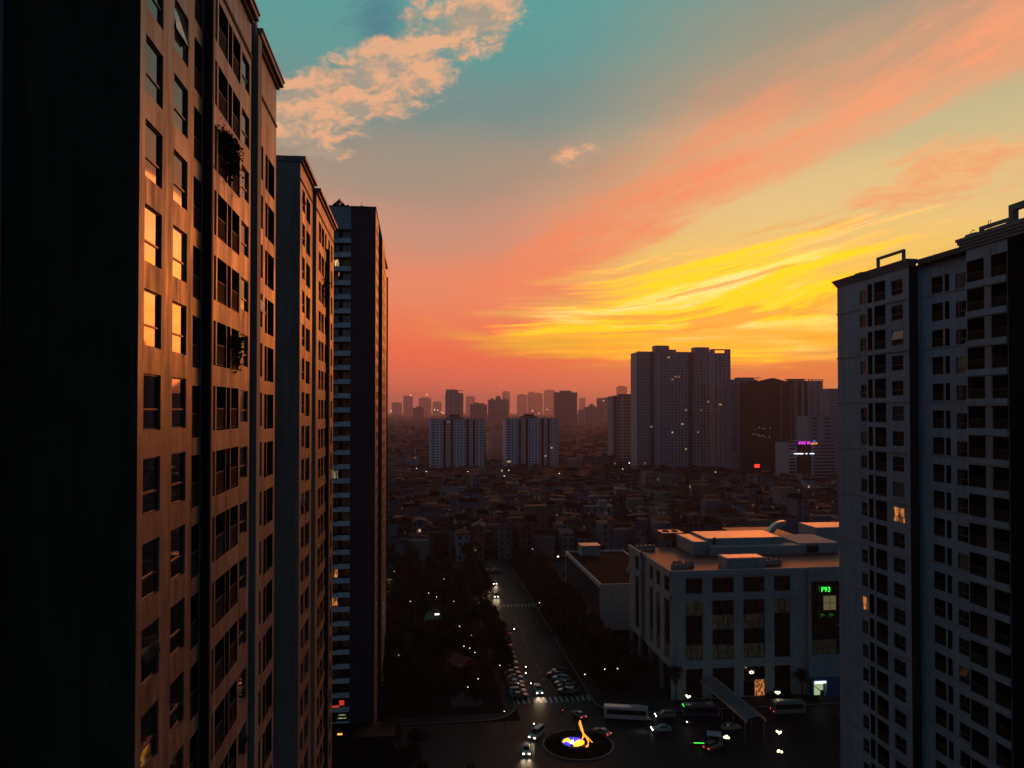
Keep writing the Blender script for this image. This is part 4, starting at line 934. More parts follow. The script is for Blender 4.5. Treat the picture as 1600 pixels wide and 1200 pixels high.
gb = MB(); gb.add([(Wd_ * .22, 0, H_), (Wd_ * .95, 0, H_), (Wd_ * .58, 0, H_ + 4.6), (Wd_ * .22, 12, H_), (Wd_ * .95, 12, H_), (Wd_ * .58, 12, H_ + 4.6)], [(0, 1, 2), (3, 5, 4), (0, 2, 5, 3), (1, 4, 5, 2)]); gb.build('gable', BROWN, dk_)
wl_ = MB(); [wl_.lathe([(0, -.3), (.3, 0), (0, .3)], 6, (random.uniform(3, 30), -.3, random.uniform(42, 56))) for _ in range(14)]; struct(wl_.build('work_light', emit('work_light', (.9, .95, 1), .9), dk_), 'stuff')
cs2 = [(.12, 'r', 1), (.14, 'w', 1), (.1, 'r', 1), (.1, 'p', 0), (.1, 'r', 1), (.12, 'p', 0), (.1, 'w', 1), (.08, 'p', 0), (.1, 'w', 1), (.1, 'p', 0)]
block('pillared_tower', 'tower with tall white vertical piers right of the netted brown tower', 'apartment tower', 835, 1234, 1286, 595, MT['midwhite'], cs2, 3.3, 26, zbot=30, crown=[('roof_canopy', .0, .55, 3, 12, 1.6, 2.3, BROWN), ('roof_post', .05, .5, 4, 11, 0, 1.6, MAUVE), ('roof_beam', .55, 1.0, 0, 1, 1.2, 1.8, MT['grey'])] + [('roof_post', .57 + .105 * k, .60 + .105 * k, 0, 1, 0, 1.2, MT['grey']) for k in range(5)])
o1 = [(.12, 'p', 0), (.24, 'b', 1), (.2, 'p', 0), (.32, 'b', 1), (.16, 'w', 2)]
block('office_tower', 'grey office tower with dark window bands behind the building with the pink letters', 'office block', 700, 1262, 1307, 650, MT['midwhite'], o1, 3.7, 22, wh=1.9, crown=[('parapet', 0, 1, -.2, .5, 0, .9, MT['grey'])])
block('sliver_tower', 'narrow pale tower peeping out beside the cornice of the right tower', 'apartment tower', 760, 1296, 1330, 607, MT['midwhite'], [(.5, 'w', 4), (.5, 'w', 4)], 3.3, 20, limit=40)
# mall-like building with the coloured letters
LB, Wl, Hl = block('striped_office', 'low striped office with pink lettering and a white lit strip', 'office block', 660, 1232, 1308, 692, MT['midwhite'], [(.16, 'b', 1), (.30, 'r', 0), (.54, 'b', 1)], 3.0, 26, wh=1.5, crown=[('roof_slab', .08, .42, -1, 12, 1.4, 2.0, MT['grey']), ('roof_post', .1, .4, 3, 10, 0, 1.4, MT['charcoal'])])
sx = atY(1248, 692, 655)
ls_ = thing('letter_sign', 'row of glowing magenta letters with an orange word on the striped office', 'sign', (sx[0], 655, sx[2]))
def glyphs(name, m, x0, n, w, gap, h, par, z=0, seed=1):
    random.seed(seed); mb = MB(); x = x0
    for k in range(n):
        mb.box(x, x + w * .3, 0, .2, z, z + h); mb.box(x + w * .3, x + w, 0, .2, z + (h * .75 if k % 2 else 0), z + (h if k % 2 else h * .25))
        if k % 3 == 0: mb.box(x + w * .7, x + w, .01, .19, z + h * .25, z + h * .75)
        x += w + gap
    return mb.build(name, m, par)
glyphs('magenta_word', MT['magenta'], 0, 6, .95, .25, 2.3, ls_, -1.2); glyphs('magenta_word', MT['magenta'], 8.2, 3, .95, .25, 2.3, ls_, -1.2); glyphs('orange_word', MT['orange'], 12.2, 4, 1.2, .2, 1.5, ls_, -1.4)
q = MB(); q.box(13.4, 16.2, 0, .2, .8, 1.9); q.build('blue_emblem', MT['signblue'], ls_); q = MB(); q.box(-.5, 17.5, .3, .5, -1.6, -1.4); q.build('sign_rail', MT['black'], ls_)
s2 = thing('lit_strip', 'broken strip of bright white lamps across the striped office front', 'sign', (atY(1241, 709, 655)[0], 655, atY(1241, 709, 655)[2]))
for i, (a, b) in enumerate(((0, 1.2), (2.2, 4.8), (5.2, 8.6), (10.8, 12.4), (14.8, 16.5), (17.2, 18.8))): q = MB(); q.box(a, b, 0, .2, -.45, .45); q.build('lamp', MT['signwhite'], s2)
q = MB(); q.box(-.3, 19, .25, .4, -.1, .1); q.build('rail', MT['black'], s2)
rs = thing('red_sign', 'bright red square sign on a rooftop right of the tallest high rise', 'sign', atY(1183, 728, 640))
q = MB(); q.box(-2.3, 2.3, 0, .3, -1.4, 1.4); q.build('panel', MT['signred'], rs); q = MB(); q.box(-2, -1.7, .1, .3, -8, -1.4); q.box(1.7, 2, .1, .3, -8, -1.4); q.build('frame', MT['black'], rs)

# towers farther off, dimmer in the haze
def far_tower(name, label, Y, px0, px1, ptop, m_, spec, crown=None, st=5.6, cat='tower', limit=30): return block(name, label, cat, Y, px0, px1, ptop, m_, spec, st, 24, crown=[(c[0], c[1], c[2], c[3], c[4], c[5] * (1.7 if Y > 1200 else 1), c[6] * (1.7 if Y > 1200 else 1), c[7]) for c in crown or []], limit=limit, lit=.006)
far_tower('stepped_tower', 'brown stepped tower rising behind the left pale slab block', 2600, 696, 724, 614, TANB, [(.2, 'p', 0), (.15, 'w', 1), (.15, 'p', 0), (.3, 'b', 1), (.2, 'p', 0)], [('crown_block', .04, .62, 1, 14, 0, 7, TANB), ('roof_post', .62, .72, 1, 6, 0, 5, TANB), ('roof_beam', .62, 1.0, 1, 6, 4.0, 5.4, TANB)])
far_tower('domed_tower', 'tan tower with a small round dome on its roof', 2800, 763, 795, 626, TANB, [(1, 'w', 8)], [('cornice', -.02, 1.02, -.5, 1, 0, 2.0, TANB), ('turret', .12, .26, 2, 8, 2, 5, TANB), ('turret', .74, .88, 2, 8, 2, 5, TANB)])
dm = bpy.data.objects[[o.name for o in bpy.data.objects if o.name.startswith('domed_tower')][0]]
d_ = MB(); Hd = atY(779, 626, 2800)[2]; d_.lathe([(10, 3), (10.4, 7), (9.4, 12), (6, 16), (1, 18), (0, 18.5)], 16, (37, 8, Hd)); d_.build('dome', TANB, dm)
far_tower('shoulder_tower', 'tan tower with cluttered roof immediately left of the domed tower', 2700, 735, 761, 632, TANB, [(1, 'w', 6)], [('plant_room', .2, .55, 2, 10, 0, 4, TANB), ('tank', .6, .85, 2, 8, 0, 3, TANB)])
far_tower('narrow_block', 'narrow brown block squeezed between the two pale slab blocks', 985, 762, 789, 678, TANB, [(.2, 'p', 0), (.6, 'w', 4), (.2, 'p', 0)], [('cornice', -.02, 1.02, -.5, 1, 0, 2, TANB), ('roof_slab', .1, .9, 3, 12, 2, 4, TANB)], 3.3, 'apartment block', 60)
far_tower('ribbed_tower', 'dark ribbed tower standing alone right of the pale slab blocks', 2500, 867, 902, 613, MAUVE, [(1, 'b', 8)], [('crown_block', .25, .75, 3, 16, 0, 3.4, MAUVE)])
far_tower('classical_tower', 'small tan tower with stepped cap right of the ribbed tower', 2600, 914, 934, 636, TANB, [(.25, 'w', 1), (.5, 'w', 3), (.25, 'w', 1)], [('crown_block', .3, .8, 3, 12, 0, 4, TANB), ('crown_block', .45, .65, 5, 10, 4, 7, TANB)])
far_tower('classical_tower', 'hazy block leaning against the left side of the small tan stepped tower', 3000, 905, 918, 640, TANB, [(1, 'w', 3)])
far_tower('hazy_tower', 'paler tower seen between the stepped cap tower and the office block', 3300, 934, 948, 622, MAUVE, [(1, 'w', 4)], None)
far_tower('hazy_tower', 'slim paler tower touching the left edge of the pale office block', 3100, 946, 958, 621, MAUVE, [(1, 'w', 3)], None)
far_tower('lone_block', 'squat distant block on the left horizon', 4200, 645, 663, 637, MAUVE, [(1, 'w', 5)], [('plant_room', .3, .7, 3, 12, 0, 4, MAUVE)])
sky_px = [(612, 628, 629), (630, 645, 619), (654, 674, 622), (785, 797, 612), (808, 824, 617), (825, 836, 613), (836, 848, 615), (850, 868, 610), (905, 915, 622), (964, 980, 604), (676, 690, 628), (728, 742, 620), (1290, 1304, 622)]
names_ = ['far left of the horizon', 'left of the lone squat block', 'above the lone squat block', 'directly behind the domed tower', 'right of the domed tower, lower of the group', 'with a flat top in the middle of the hazy group', 'right of the flat topped one in the hazy group', 'left of the ribbed tower and tallest of the hazy group', 'right of the ribbed tower', 'ghostly pale above the pale office block', 'left of the stepped tower', 'right of the stepped tower', 'in the gap beside the right tower']
for (a, b, t_), nm in zip(sky_px, names_):
    Yf = random.uniform(9000, 12000); x0 = atY(a, 640, Yf)[0]; x1 = atY(b, 640, Yf)[0]; h = atY(a, t_, Yf)[2]; wd = x1 - x0
    T = thing('skyline_tower', 'faint hazy tower ' + nm, 'tower', (x0, Yf, 0), 0, 'skyline towers in the haze')
    b_ = MB(); b_.box(0, wd, 0, 30, 0, h); b_.box(wd * .1, wd * .4, -1.2, -.003, 0, h * .97); b_.box(wd * .6, wd * .9, -1.2, -.003, 0, h * .97); b_.build('wall', MAUVE, T)
    b_ = MB(); b_.box(wd * .2, wd * .75, 5, 25, h, h + random.uniform(4, 12)); b_.tube([(wd * .5, 12, h), (wd * .5, 12, h + 18)], .6, 6); b_.build('crown_block', MAUVE, T)

# ------------------------------------------------------------------ low houses of the old quarter
random.seed(21)
HW = {'white': (.46, .47, .48), 'cream': (.38, .33, .26), 'grey': (.24, .24, .25), 'ochre': (.30, .21, .11), 'dusty green': (.17, .22, .17), 'blue grey': (.20, .24, .28), 'raw brick': (.20, .105, .08), 'pinkish': (.34, .23, .21)}
HR = {'rust red tin': (.135, .045, .035), 'grey tin': (.21, .21, .22), 'brown tile': (.10, .05, .038), 'blue tin': (.06, .085, .13), 'flat concrete': (.20, .19, .185), 'dark flat': (.055, .052, .055), 'maroon tile': (.085, .03, .03)}
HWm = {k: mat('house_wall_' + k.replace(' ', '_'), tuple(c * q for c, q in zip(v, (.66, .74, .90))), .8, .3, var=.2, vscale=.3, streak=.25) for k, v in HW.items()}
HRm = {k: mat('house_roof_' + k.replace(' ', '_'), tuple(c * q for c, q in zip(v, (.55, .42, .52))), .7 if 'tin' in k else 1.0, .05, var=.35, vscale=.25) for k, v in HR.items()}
wwts = ['grey'] * 5 + ['white'] * 3 + ['cream'] * 4 + ['blue grey'] * 3 + ['raw brick'] * 2 + ['pinkish'] * 2 + ['ochre'] * 2 + ['dusty green']
rwts = ['rust red tin'] * 7 + ['maroon tile'] * 4 + ['brown tile'] * 4 + ['grey tin'] * 3 + ['flat concrete'] * 4 + ['dark flat'] * 3 + ['blue tin']
hlit = emit('house_lit_room', (1.0, .58, .22), .5)
tankm = mat('steel_tank', (.45, .46, .47), .3, .6, metal=.6)
def house_geo(mw, mr, mt, w, d, fl, roof, tank, attic, wm=0, rm=0, gm=1, lm=2):
    h = fl * 3.3
    mw.quad((-w/2, -d/2, 0), (w/2, -d/2, 0), (w/2, -d/2, h), (-w/2, -d/2, h), wm); mw.quad((-w/2, d/2, 0), (w/2, d/2, 0), (w/2, d/2, h), (-w/2, d/2, h), wm)
    mw.quad((-w/2, -d/2, 0), (-w/2, d/2, 0), (-w/2, d/2, h), (-w/2, -d/2, h), wm); mw.quad((w/2, -d/2, 0), (w/2, d/2, 0), (w/2, d/2, h), (w/2, -d/2, h), wm)
    n = max(1, int(w / 2.6))
    for f in range(fl):
        mw.box(-w/2 - .02, w/2 + .02, -d/2 - .16, -d/2 - .003, f * 3.3 + 3.12, f * 3.3 + 3.28, wm)
        for k in range(n):
            x = -w/2 + w * (k + .5) / n
            if random.random() < .82: mw.box(x - .62, x + .62, -d/2 - .05, -d/2 + .02, f * 3.3 + 1.0, f * 3.3 + 2.6, gm if random.random() > .022 else lm)
    if 'flat' in roof:
        mr.quad((-w/2, -d/2, h), (w/2, -d/2, h), (w/2, d/2, h), (-w/2, d/2, h), rm)
        for a in ((-w/2, w/2, -d/2, -d/2 + .2), (-w/2, w/2, d/2 - .2, d/2), (-w/2, -w/2 + .2, -d/2 + .2, d/2 - .2), (w/2 - .2, w/2, -d/2 + .2, d/2 - .2)): mr.box(*a, h, h + .9, rm)
        if attic: mr.box(-w/2 + .4, w/2 - .4, 0, d/2 - .4, h + .003, h + 2.7, rm)
    else:
        o = .35; rise = 1.1 if 'tin' in roof else 1.9
        if attic:        # mono pitch on posts
            z0, z1 = h + 1.9, h + 1.9 + rise
            mr.add([(-w/2 - o, -d/2 - o, z0), (w/2 + o, -d/2 - o, z0), (w/2 + o, d/2 + o, z1), (-w/2 - o, d/2 + o, z1), (-w/2 - o, -d/2 - o, z0 + .12), (w/2 + o, -d/2 - o, z0 + .12), (w/2 + o, d/2 + o, z1 + .12), (-w/2 - o, d/2 + o, z1 + .12)],
                   [(0, 1, 2, 3), (4, 5, 6, 7), (0, 1, 5, 4), (1, 2, 6, 5), (2, 3, 7, 6), (3, 0, 4, 7)], rm)
            mw.quad((-w/2, -d/2, h), (w/2, -d/2, h), (w/2, d/2, h), (-w/2, d/2, h), wm)
            for sx in (-w/2, w/2 - .2): mw.box(sx, sx + .2, -d/2, -d/2 + .2, h, z0, wm); mw.box(sx, sx + .2, d/2 - .2, d/2, h, z1, wm)
        else:            # ridge along the house
            mr.add([(-w/2 - o, -d/2 - o, h - .1), (w/2 + o, -d/2 - o, h - .1), (w/2 + o, d/2 + o, h - .1), (-w/2 - o, d/2 + o, h - .1), (0, -d/2 - o, h + rise), (0, d/2 + o, h + rise)], [(0, 1, 4), (1, 2, 5, 4), (2, 3, 5), (3, 0, 4, 5), (0, 3, 2, 1)], rm)
    if tank and mt is not None:
        z = h + (3.1 if attic else 1.0)
        mt.lathe([(0, 1.5), (.55, 1.45), (.6, 1.2), (.6, .2), (.5, 0)], 10, (w * .2, d * .1, z)); mt.box(w * .2 - .5, w * .2 + .5, d * .1 - .5, d * .1 + .5, z - 1.1, z)
spots = []
def blocked(x, y):
    if y < 372 + 16: return True
    for (a, b, c, d_) in ((60, 130, 190, 320), (-60, -4, 100, 300)):
        if a < x < b and c < y < d_: return True
    return False
def blocked2(x, y):
    for Yb, pa, pb, dep in ((924, 665, 765, 30), (930, 783, 880, 30), (888, 985, 1150, 34), (960, 950, 1004, 34), (835, 1136, 1292, 50), (660, 1228, 1312, 34), (700, 1258, 1320, 30), (985, 758, 792, 30), (760, 1290, 1335, 30)):
        xa = atY(pa, 640, Yb)[0]; xb = atY(pb, 640, Yb)[0]
        if xa < x < xb and Yb - 10 < y < Yb + dep: return True
    return False
y = 392.0
while y < 7000:
    step = 11.5 if y < 700 else 14 if y < 1200 else 22 if y < 2200 else 40 if y < 3800 else 90
    xw = 9.5 if y < 700 else 12 if y < 1200 else 20 if y < 2200 else 38 if y < 3800 else 60
    x = -.075 * y - 8
    while x < .60 * y + 10:
        xx = x + random.uniform(-2, 2); yy = y + random.uniform(-3, 3)
        px, py, f = proj(xx, yy, 6)
        if not blocked(xx, yy) and not blocked2(xx, yy) and random.random() > .10 and px < 1345:
            spots.append((yy, xx, xw, step))
        x += xw * random.uniform(.9, 1.25)
    y += step
spots.sort()
used = set()
def zone(px, py):
    row = 'beside the street corner trees' if py > 850 else 'in the nearest row of the old quarter' if py > 825 else 'in the thick of the dark old quarter' if py > 790 else 'towards the back of the old quarter' if py > 762 else 'at the foot of the high blocks'
    side = ('by the navy gable tower' if px < 660 else 'under the left slab block' if px < 765 else 'under the right slab block' if px < 880 else 'below the ribbed tower' if px < 950 else 'below the pale office block' if px < 1010 else 'below the tallest high rise' if px < 1145 else 'below the netted tower' if px < 1235 else 'below the striped office')
    return row, side
hb = [MB() for _ in range(2)]; wk = list(HWm); rk = list(HRm); far_mats = [HWm[k] for k in wk] + [MT['dark']] + [HRm[k] for k in rk] + [hlit]
n_ind = 0; all_h = []
for yy, xx, xw, step in spots:
    far = n_ind >= 288
    w = random.uniform(.55, .92) * xw; dp = random.uniform(.75, 1.15) * min(step, 24); fl = random.choice((2, 3, 3, 4, 4, 5, 5)) if yy < 1200 else random.choice((2, 3, 4, 5, 6))
    if random.random() < .04: fl += 3
    if 690 < yy < 930: fl = min(fl, 2)
    wn_, rn_ = random.choice(wwts), random.choice(rwts); tk = random.random() < .35; at = random.random() < .4; rz = random.choice((0, 0, R(90), R(-90))) + random.gauss(0, .09)
    px, py, f = proj(xx, yy, fl * 1.6)
    seen_ = 600 < px < 1312 and not (px > 985 and py > 872)
    if not far and seen_:
        row, side = zone(px, py); fw = {2: 'two', 3: 'three', 4: 'four', 5: 'five', 6: 'six', 7: 'seven', 8: 'eight'}[fl]
        for tr in range(80):
            lab = '%s storey %s house, %s roof%s, %s' % (fw, wn_, rn_, ' and tank' if tk else '', side)
            if lab not in used and len(lab.split()) <= 16: break
            wn_, rn_ = random.choice(wwts), random.choice(rwts); tk = not tk
        used.add(lab)
        all_h.append(lab)
        T = thing('town_house', lab, 'house', (xx, yy, 0), rz, 'low houses of the old quarter')
        a, b, c = MB(), MB(), MB(); house_geo(a, b, c, w, dp, fl, rn_, tk, at)
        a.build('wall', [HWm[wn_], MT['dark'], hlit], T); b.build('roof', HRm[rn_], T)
        if c.v: c.build('water_tank', tankm, T)
        n_ind += 1
    else:
        mb = hb[0]; mb.T = Matrix.Translation((xx, yy, 0)) @ Matrix.Rotation(rz, 4, 'Z')
        if yy < 1500: house_geo(mb, mb, None, w, dp, fl, rn_, False, at, wk.index(wn_), len(wk) + 1 + rk.index(rn_), len(wk), len(far_mats) - 1)
        else:
            h = fl * 3.4; mb.box(-w/2, w/2, -dp/2, dp/2, 0, h, wk.index(wn_)); mb.box(-w/2 - .3, w/2 + .3, -dp/2 - .3, dp/2 + .3, h, h + .5, len(wk) + 1 + rk.index(rn_))
            if random.random() < .3: mb.box(-w/4, w/4, -dp/4, dp/4, h + .5, h + random.uniform(3, 7), wk.index(wn_))
        mb.T = None
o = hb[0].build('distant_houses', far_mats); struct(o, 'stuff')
# a handful of larger pale buildings that stand out among the houses
def pale_house(px, py, w, d, h, label, m_, fl=4, roofm=None, gable=False):
    X, Y, _ = atZ(px, py, 0); T = thing('apartment_house', label, 'building', (X, Y, 0), R(-6))
    mb = MB(); st = h / fl; n = max(2, int(w / 3.6)); lv = [(st * k + .9, st * k + st - .75) for k in range(fl)]
    facade(mb, -w/2, w/2, 0, h, [(-w/2 + w * (k + .5) / n - .75, -w/2 + w * (k + .5) / n + .75, lv, .3) for k in range(n)], 0, 0)
    mb.quad((-w/2, 0, 0), (-w/2, d, 0), (-w/2, d, h), (-w/2, 0, h)); mb.quad((w/2, 0, 0), (w/2, d, 0), (w/2, d, h), (w/2, 0, h)); mb.quad((-w/2, d, 0), (w/2, d, 0), (w/2, d, h), (-w/2, d, h))
    mb.build('wall', [m_], T)
    for k in range(n):
        for za, zb in lv:
            key = ('hw', round(zb - za, 2))
            if key not in _wc: q = MB(); q.box(-.75, .75, 0, .04, 0, zb - za); _wc[key] = q.mesh('window', MT['glass'])
            link('window', _wc[key], T, (-w/2 + w * (k + .5) / n, .26, za))
    q = MB(); q.box(-w/2 - .3, w/2 + .3, -.3, d + .3, h, h + .35)
    if gable: q.add([(-w/2, 0, h + .35), (w/2, 0, h + .35), (w/2, d, h + .35), (-w/2, d, h + .35), (0, 0, h + 3), (0, d, h + 3)], [(0, 1, 4), (1, 2, 5, 4), (2, 3, 5), (3, 0, 4, 5)])
    else: q.box(w * .05, w * .35, d * .3, d * .7, h + .35, h + 3)
    q.build('roof', roofm or MT['concrete'], T)
pale_house(1190, 802, 20, 12, 16, 'white four storey house with square windows among dark roofs below the netted tower', MT['white'], 4, HRm['blue tin'])
pale_house(1220, 804, 9, 12, 19, 'white house with tall gaps and two stacked balconies right of the square windowed white house', MT['white'], 5, HRm['brown tile'])
pale_house(1193, 764, 24, 12, 14, 'long pale building under the red square sign', MT['white'], 4, MT['concrete'])
pale_house(1160, 828, 10, 9, 10, 'small pale house with two windows just behind the mall roof', MT['grey'], 3)
pale_house(972, 810, 8, 12, 20, 'tall windowless looking grey house rising alone below the pale office block', MT['grey'], 5)
pale_house(935, 836, 17, 14, 17, 'pair of joined grey house gables nearest behind the white hall', MT['grey'], 4)
pale_house(800, 792, 9, 10, 18, 'slim pale tube house below the right pale slab block', MT['grey'], 5)
pale_house(875, 818, 8, 9, 12, 'white house with a round topped attic in the old quarter', MT['white'], 3, None, True)
pale_house(705, 842, 9, 8, 10, 'dark green fronted house at the edge of the street trees', HWm['dusty green'], 3)
pale_house(900, 742, 15, 12, 18, 'pale house standing in front of the ribbed tower', MT['grey'], 5)
pale_house(745, 752, 17, 12, 12, 'low pale block right at the foot of the left pale slab block', MT['grey'], 3)

# ------------------------------------------------------------------ trees
def tree_proto(seed, h, cr, n=1500, leaf=.34):
    random.seed(seed); tr = MB(); pts = [(0, 0, 0)]
    for k in range(1, 5): pts.append((random.uniform(-.15, .15) * k, random.uniform(-.15, .15) * k, h * .16 * k))
    tr.tube(pts, [.26, .22, .19, .14, .09], 7); top = Vector(pts[3]); clumps = []
    for k in range(8):
        a = k * 2.4 + random.uniform(-.4, .4); rr = cr * random.uniform(.35, .75); e_ = Vector((rr * math.cos(a), rr * math.sin(a), h * random.uniform(.55, .86)))
        mid = (top + e_) / 2 + Vector((0, 0, -.3)); tr.tube([tuple(top), tuple(mid), tuple(e_)], [.1, .07, .03], 5, caps=False); clumps.append((e_, cr * random.uniform(.32, .55)))
    clumps.append((Vector((0, 0, h * .88)), cr * .5))
    lf = MB()
    for _ in range(n):
        c, r_ = random.choice(clumps); v_ = Vector((random.gauss(0, 1), random.gauss(0, 1), random.gauss(0, .8))).normalized() * r_ * random.uniform(.45, 1.05); p = c + v_
        s = leaf * random.uniform(.6, 1.25); a = Vector((random.uniform(-1, 1), random.uniform(-1, 1), random.uniform(-.6, .6))).normalized(); b = a.cross(Vector((random.uniform(-1, 1), random.uniform(-1, 1), random.uniform(-1, 1)))).normalized()
        lf.quad(tuple(p - a * s), tuple(p - b * s * .55), tuple(p + a * s), tuple(p + b * s * .55))
    return tr.mesh('trunk', MT['bark']), lf.mesh('crown', MT['leaf'])
TP = [tree_proto(100 + k, h, c) for k, (h, c) in enumerate(((9.5, 3.6), (11, 4.2), (8, 3.4), (10.5, 3.9), (7, 2.8)))]
def plant_tree(k, x, y, s, rz, label, group):
    T = thing('street_tree', label, 'tree', (x, y, .1), rz, group); T.scale = (s, s, s * random.uniform(.9, 1.1))
    link('trunk', TP[k][0], T); link('crown', TP[k][1], T)
random.seed(77)
lampxy = atZ(683, 985, 0); tent = atZ(728, 1062, 0)
def clear(x, y):
    for (cx, cy, r_) in ((lampxy[0], lampxy[1], 9), (tent[0], tent[1], 9), (13, 201, 5.5)):
        if math.hypot(x - cx, y - cy) < r_: return False
    return True
y = 214.0
while y < 362:                    # kerb row, left of the road
    plant_tree(random.randrange(5), 24.0 + random.uniform(-.8, .8), y, random.uniform(.95, 1.25), random.uniform(0, 6), 'dark leafy tree in the row along the left kerb of the street', 'trees along the left kerb'); y += random.uniform(5.6, 7.4)
y = 193.0
while y < 366:                    # park
    x = -7.0
    while x < 18:
        xx, yy = x + random.uniform(-2, 2), y + random.uniform(-2, 2)
        if clear(xx, yy): plant_tree(random.randrange(5), xx, yy, random.uniform(.7, 1.1), random.uniform(0, 6), 'dark tree in the park between the left towers and the kerb trees', 'park trees left of the street')
        x += random.uniform(6, 8.5)
    y += random.uniform(7, 9)
y = 224.0
while y < 366:                    # right of the road
    for x in (45.9, 51.0, 56.0):
        if random.random() < .93: plant_tree(random.randrange(5), x + random.uniform(-1.2, 1.2), y + random.uniform(-1.5, 1.5), random.uniform(.8, 1.1), random.uniform(0, 6), 'dark tree between the street and the white hall', 'trees on the right side of the street')
    y += random.uniform(6.5, 8.5)
for (x, y) in ((49, 200), (48, 207), (53, 202), (58, 205), (62, 205), (47.5, 215), (51.5, 209), (50, 214), (54.5, 216), (58.5, 219), (55, 207), (61, 212), (60, 228), (59.5, 238), (57, 322), (64, 330), (72, 318), (80, 325), (88, 318), (70, 345), (82, 350), (94, 340)):
    plant_tree(random.randrange(5), x, y, random.uniform(.6, .9), random.uniform(0, 6), 'dark tree around the white hall and beside the mall flank', 'trees by the white hall')
for k in range(26):
    x = -30 + k * 8.3 + random.uniform(-2, 2)
    if 22 < x < 47: continue
    plant_tree(random.randrange(5), x, 389 + random.uniform(-2, 2), random.uniform(.6, .9), random.uniform(0, 6), 'dark tree beyond the far end of the street, before the old quarter', 'trees at the far end of the street')
for (px, py) in ((608, 1150), (640, 1175), (622, 1190), (660, 1192), (705, 1198), (735, 1200), (598, 1120), (650, 1140)):
    X, Y, _ = atZ(px, py, 5); plant_tree(random.randrange(5), X, Y, random.uniform(.55, .8), random.uniform(0, 6), 'dark tree by the near pavement at the bottom of the view', 'trees by the near pavement')
# palms in front of the mall
def palm(x, y, h, label):
    T = thing('palm_tree', label, 'palm', (x, y, .12)); random.seed(int(x * 10)); t_ = MB(); t_.tube([(0, 0, 0), (.1, 0, h * .4), (.05, .05, h)], [.26, .2, .17], 8); t_.build('trunk', MT['bark'], T); c = MB()
    for k in range(44):
        a = k * 2.399; el_ = random.uniform(-.7, 1.3); L_ = random.uniform(2.2, 2.9); d_ = Vector((math.cos(a) * math.cos(el_), math.sin(a) * math.cos(el_), math.sin(el_))); side_ = d_.cross(Vector((0, 0, 1))).normalized(); prev = None
        for q in range(7):
            t = q / 6; p = Vector((0, 0, h)) + d_ * L_ * t + Vector((0, 0, -1.3 * t * t)); 
            if q: 
                for s in (-1, 1): c.quad(tuple(prev), tuple(p), tuple(p + side_ * s * (.55 * (1 - t) + .1) + d_ * .25 + Vector((0, 0, -.2))), tuple(prev + side_ * s * (.5 * (1 - t) + .15) + Vector((0, 0, -.15))))
            prev = p
    c.build('crown', MT['leaf'], T)
X, Y, _ = atZ(1056, 1102, 0); palm(X, Y, 8.6, 'round headed palm at the left front corner of the mall')
X, Y, _ = atZ(1253, 1092, 0); palm(X, Y, 6.4, 'round headed palm just left of the lit bank machine kiosk')
for i, (px, py) in enumerate(((1232, 1090), (1205, 1090), (1275, 1096), (1135, 1094))):
    X, Y, _ = atZ(px, py, 0); random.seed(i); mb = MB()
    for _ in range(420):
        v_ = Vector((random.gauss(0, 1), random.gauss(0, 1), abs(random.gauss(0, .8)))).normalized() * random.uniform(.6, 1.5); s = random.uniform(.12, .25); a = Vector((random.uniform(-1, 1), random.uniform(-1, 1), random.uniform(-1, 1))).normalized() * s; b = a.cross(v_).normalized() * s * .6
        mb.quad(tuple(v_ - a), tuple(v_ - b), tuple(v_ + a), tuple(v_ + b))
    tag(mb.build('shrub', MT['leaf'], None, (X, Y, .2)), ['dark clipped shrub left of the palm by the bank kiosk', 'dark clipped shrub right of the lit foyer door', 'dark clipped shrub right below the bank kiosk', 'dark clipped shrub beside the canopy'][i], 'shrub')

# ------------------------------------------------------------------ vehicles
carm = {n_: mat('car_paint_' + n_, c, .28, .5, coat=.6) for n_, c in dict(white=(.42, .43, .45), silver=(.2, .21, .23), black=(.015, .015, .017), red=(.20, .02, .018), grey=(.10, .105, .11), blue=(.03, .05, .12), beige=(.34, .30, .24), cream=(.48, .44, .38)).items()}
tyre = mat('tyre', (.012, .012, .012), .8, .2)
PROF = dict(
    sedan=dict(L=4.5, W=1.78, body=[(-2.25, .35), (-2.22, .85), (-1.55, .95), (1.15, .92), (2.1, .78), (2.25, .5), (2.22, .3)], roof=[(-1.75, .95), (-1.1, 1.42), (.15, 1.45), (1.1, .93)]),
    suv=dict(L=4.7, W=1.88, body=[(-2.35, .4), (-2.35, 1.05), (-1.9, 1.12), (1.15, 1.08), (2.2, .95), (2.35, .6), (2.3, .35)], roof=[(-2.2, 1.1), (-1.95, 1.72), (.3, 1.76), (1.15, 1.08)]),
    van=dict(L=5.3, W=1.95, body=[(-2.65, .4), (-2.65, 1.15), (1.6, 1.15), (2.5, .95), (2.65, .6), (2.6, .35)], roof=[(-2.6, 1.14), (-2.45, 1.98), (.9, 2.0), (1.75, 1.12)]))
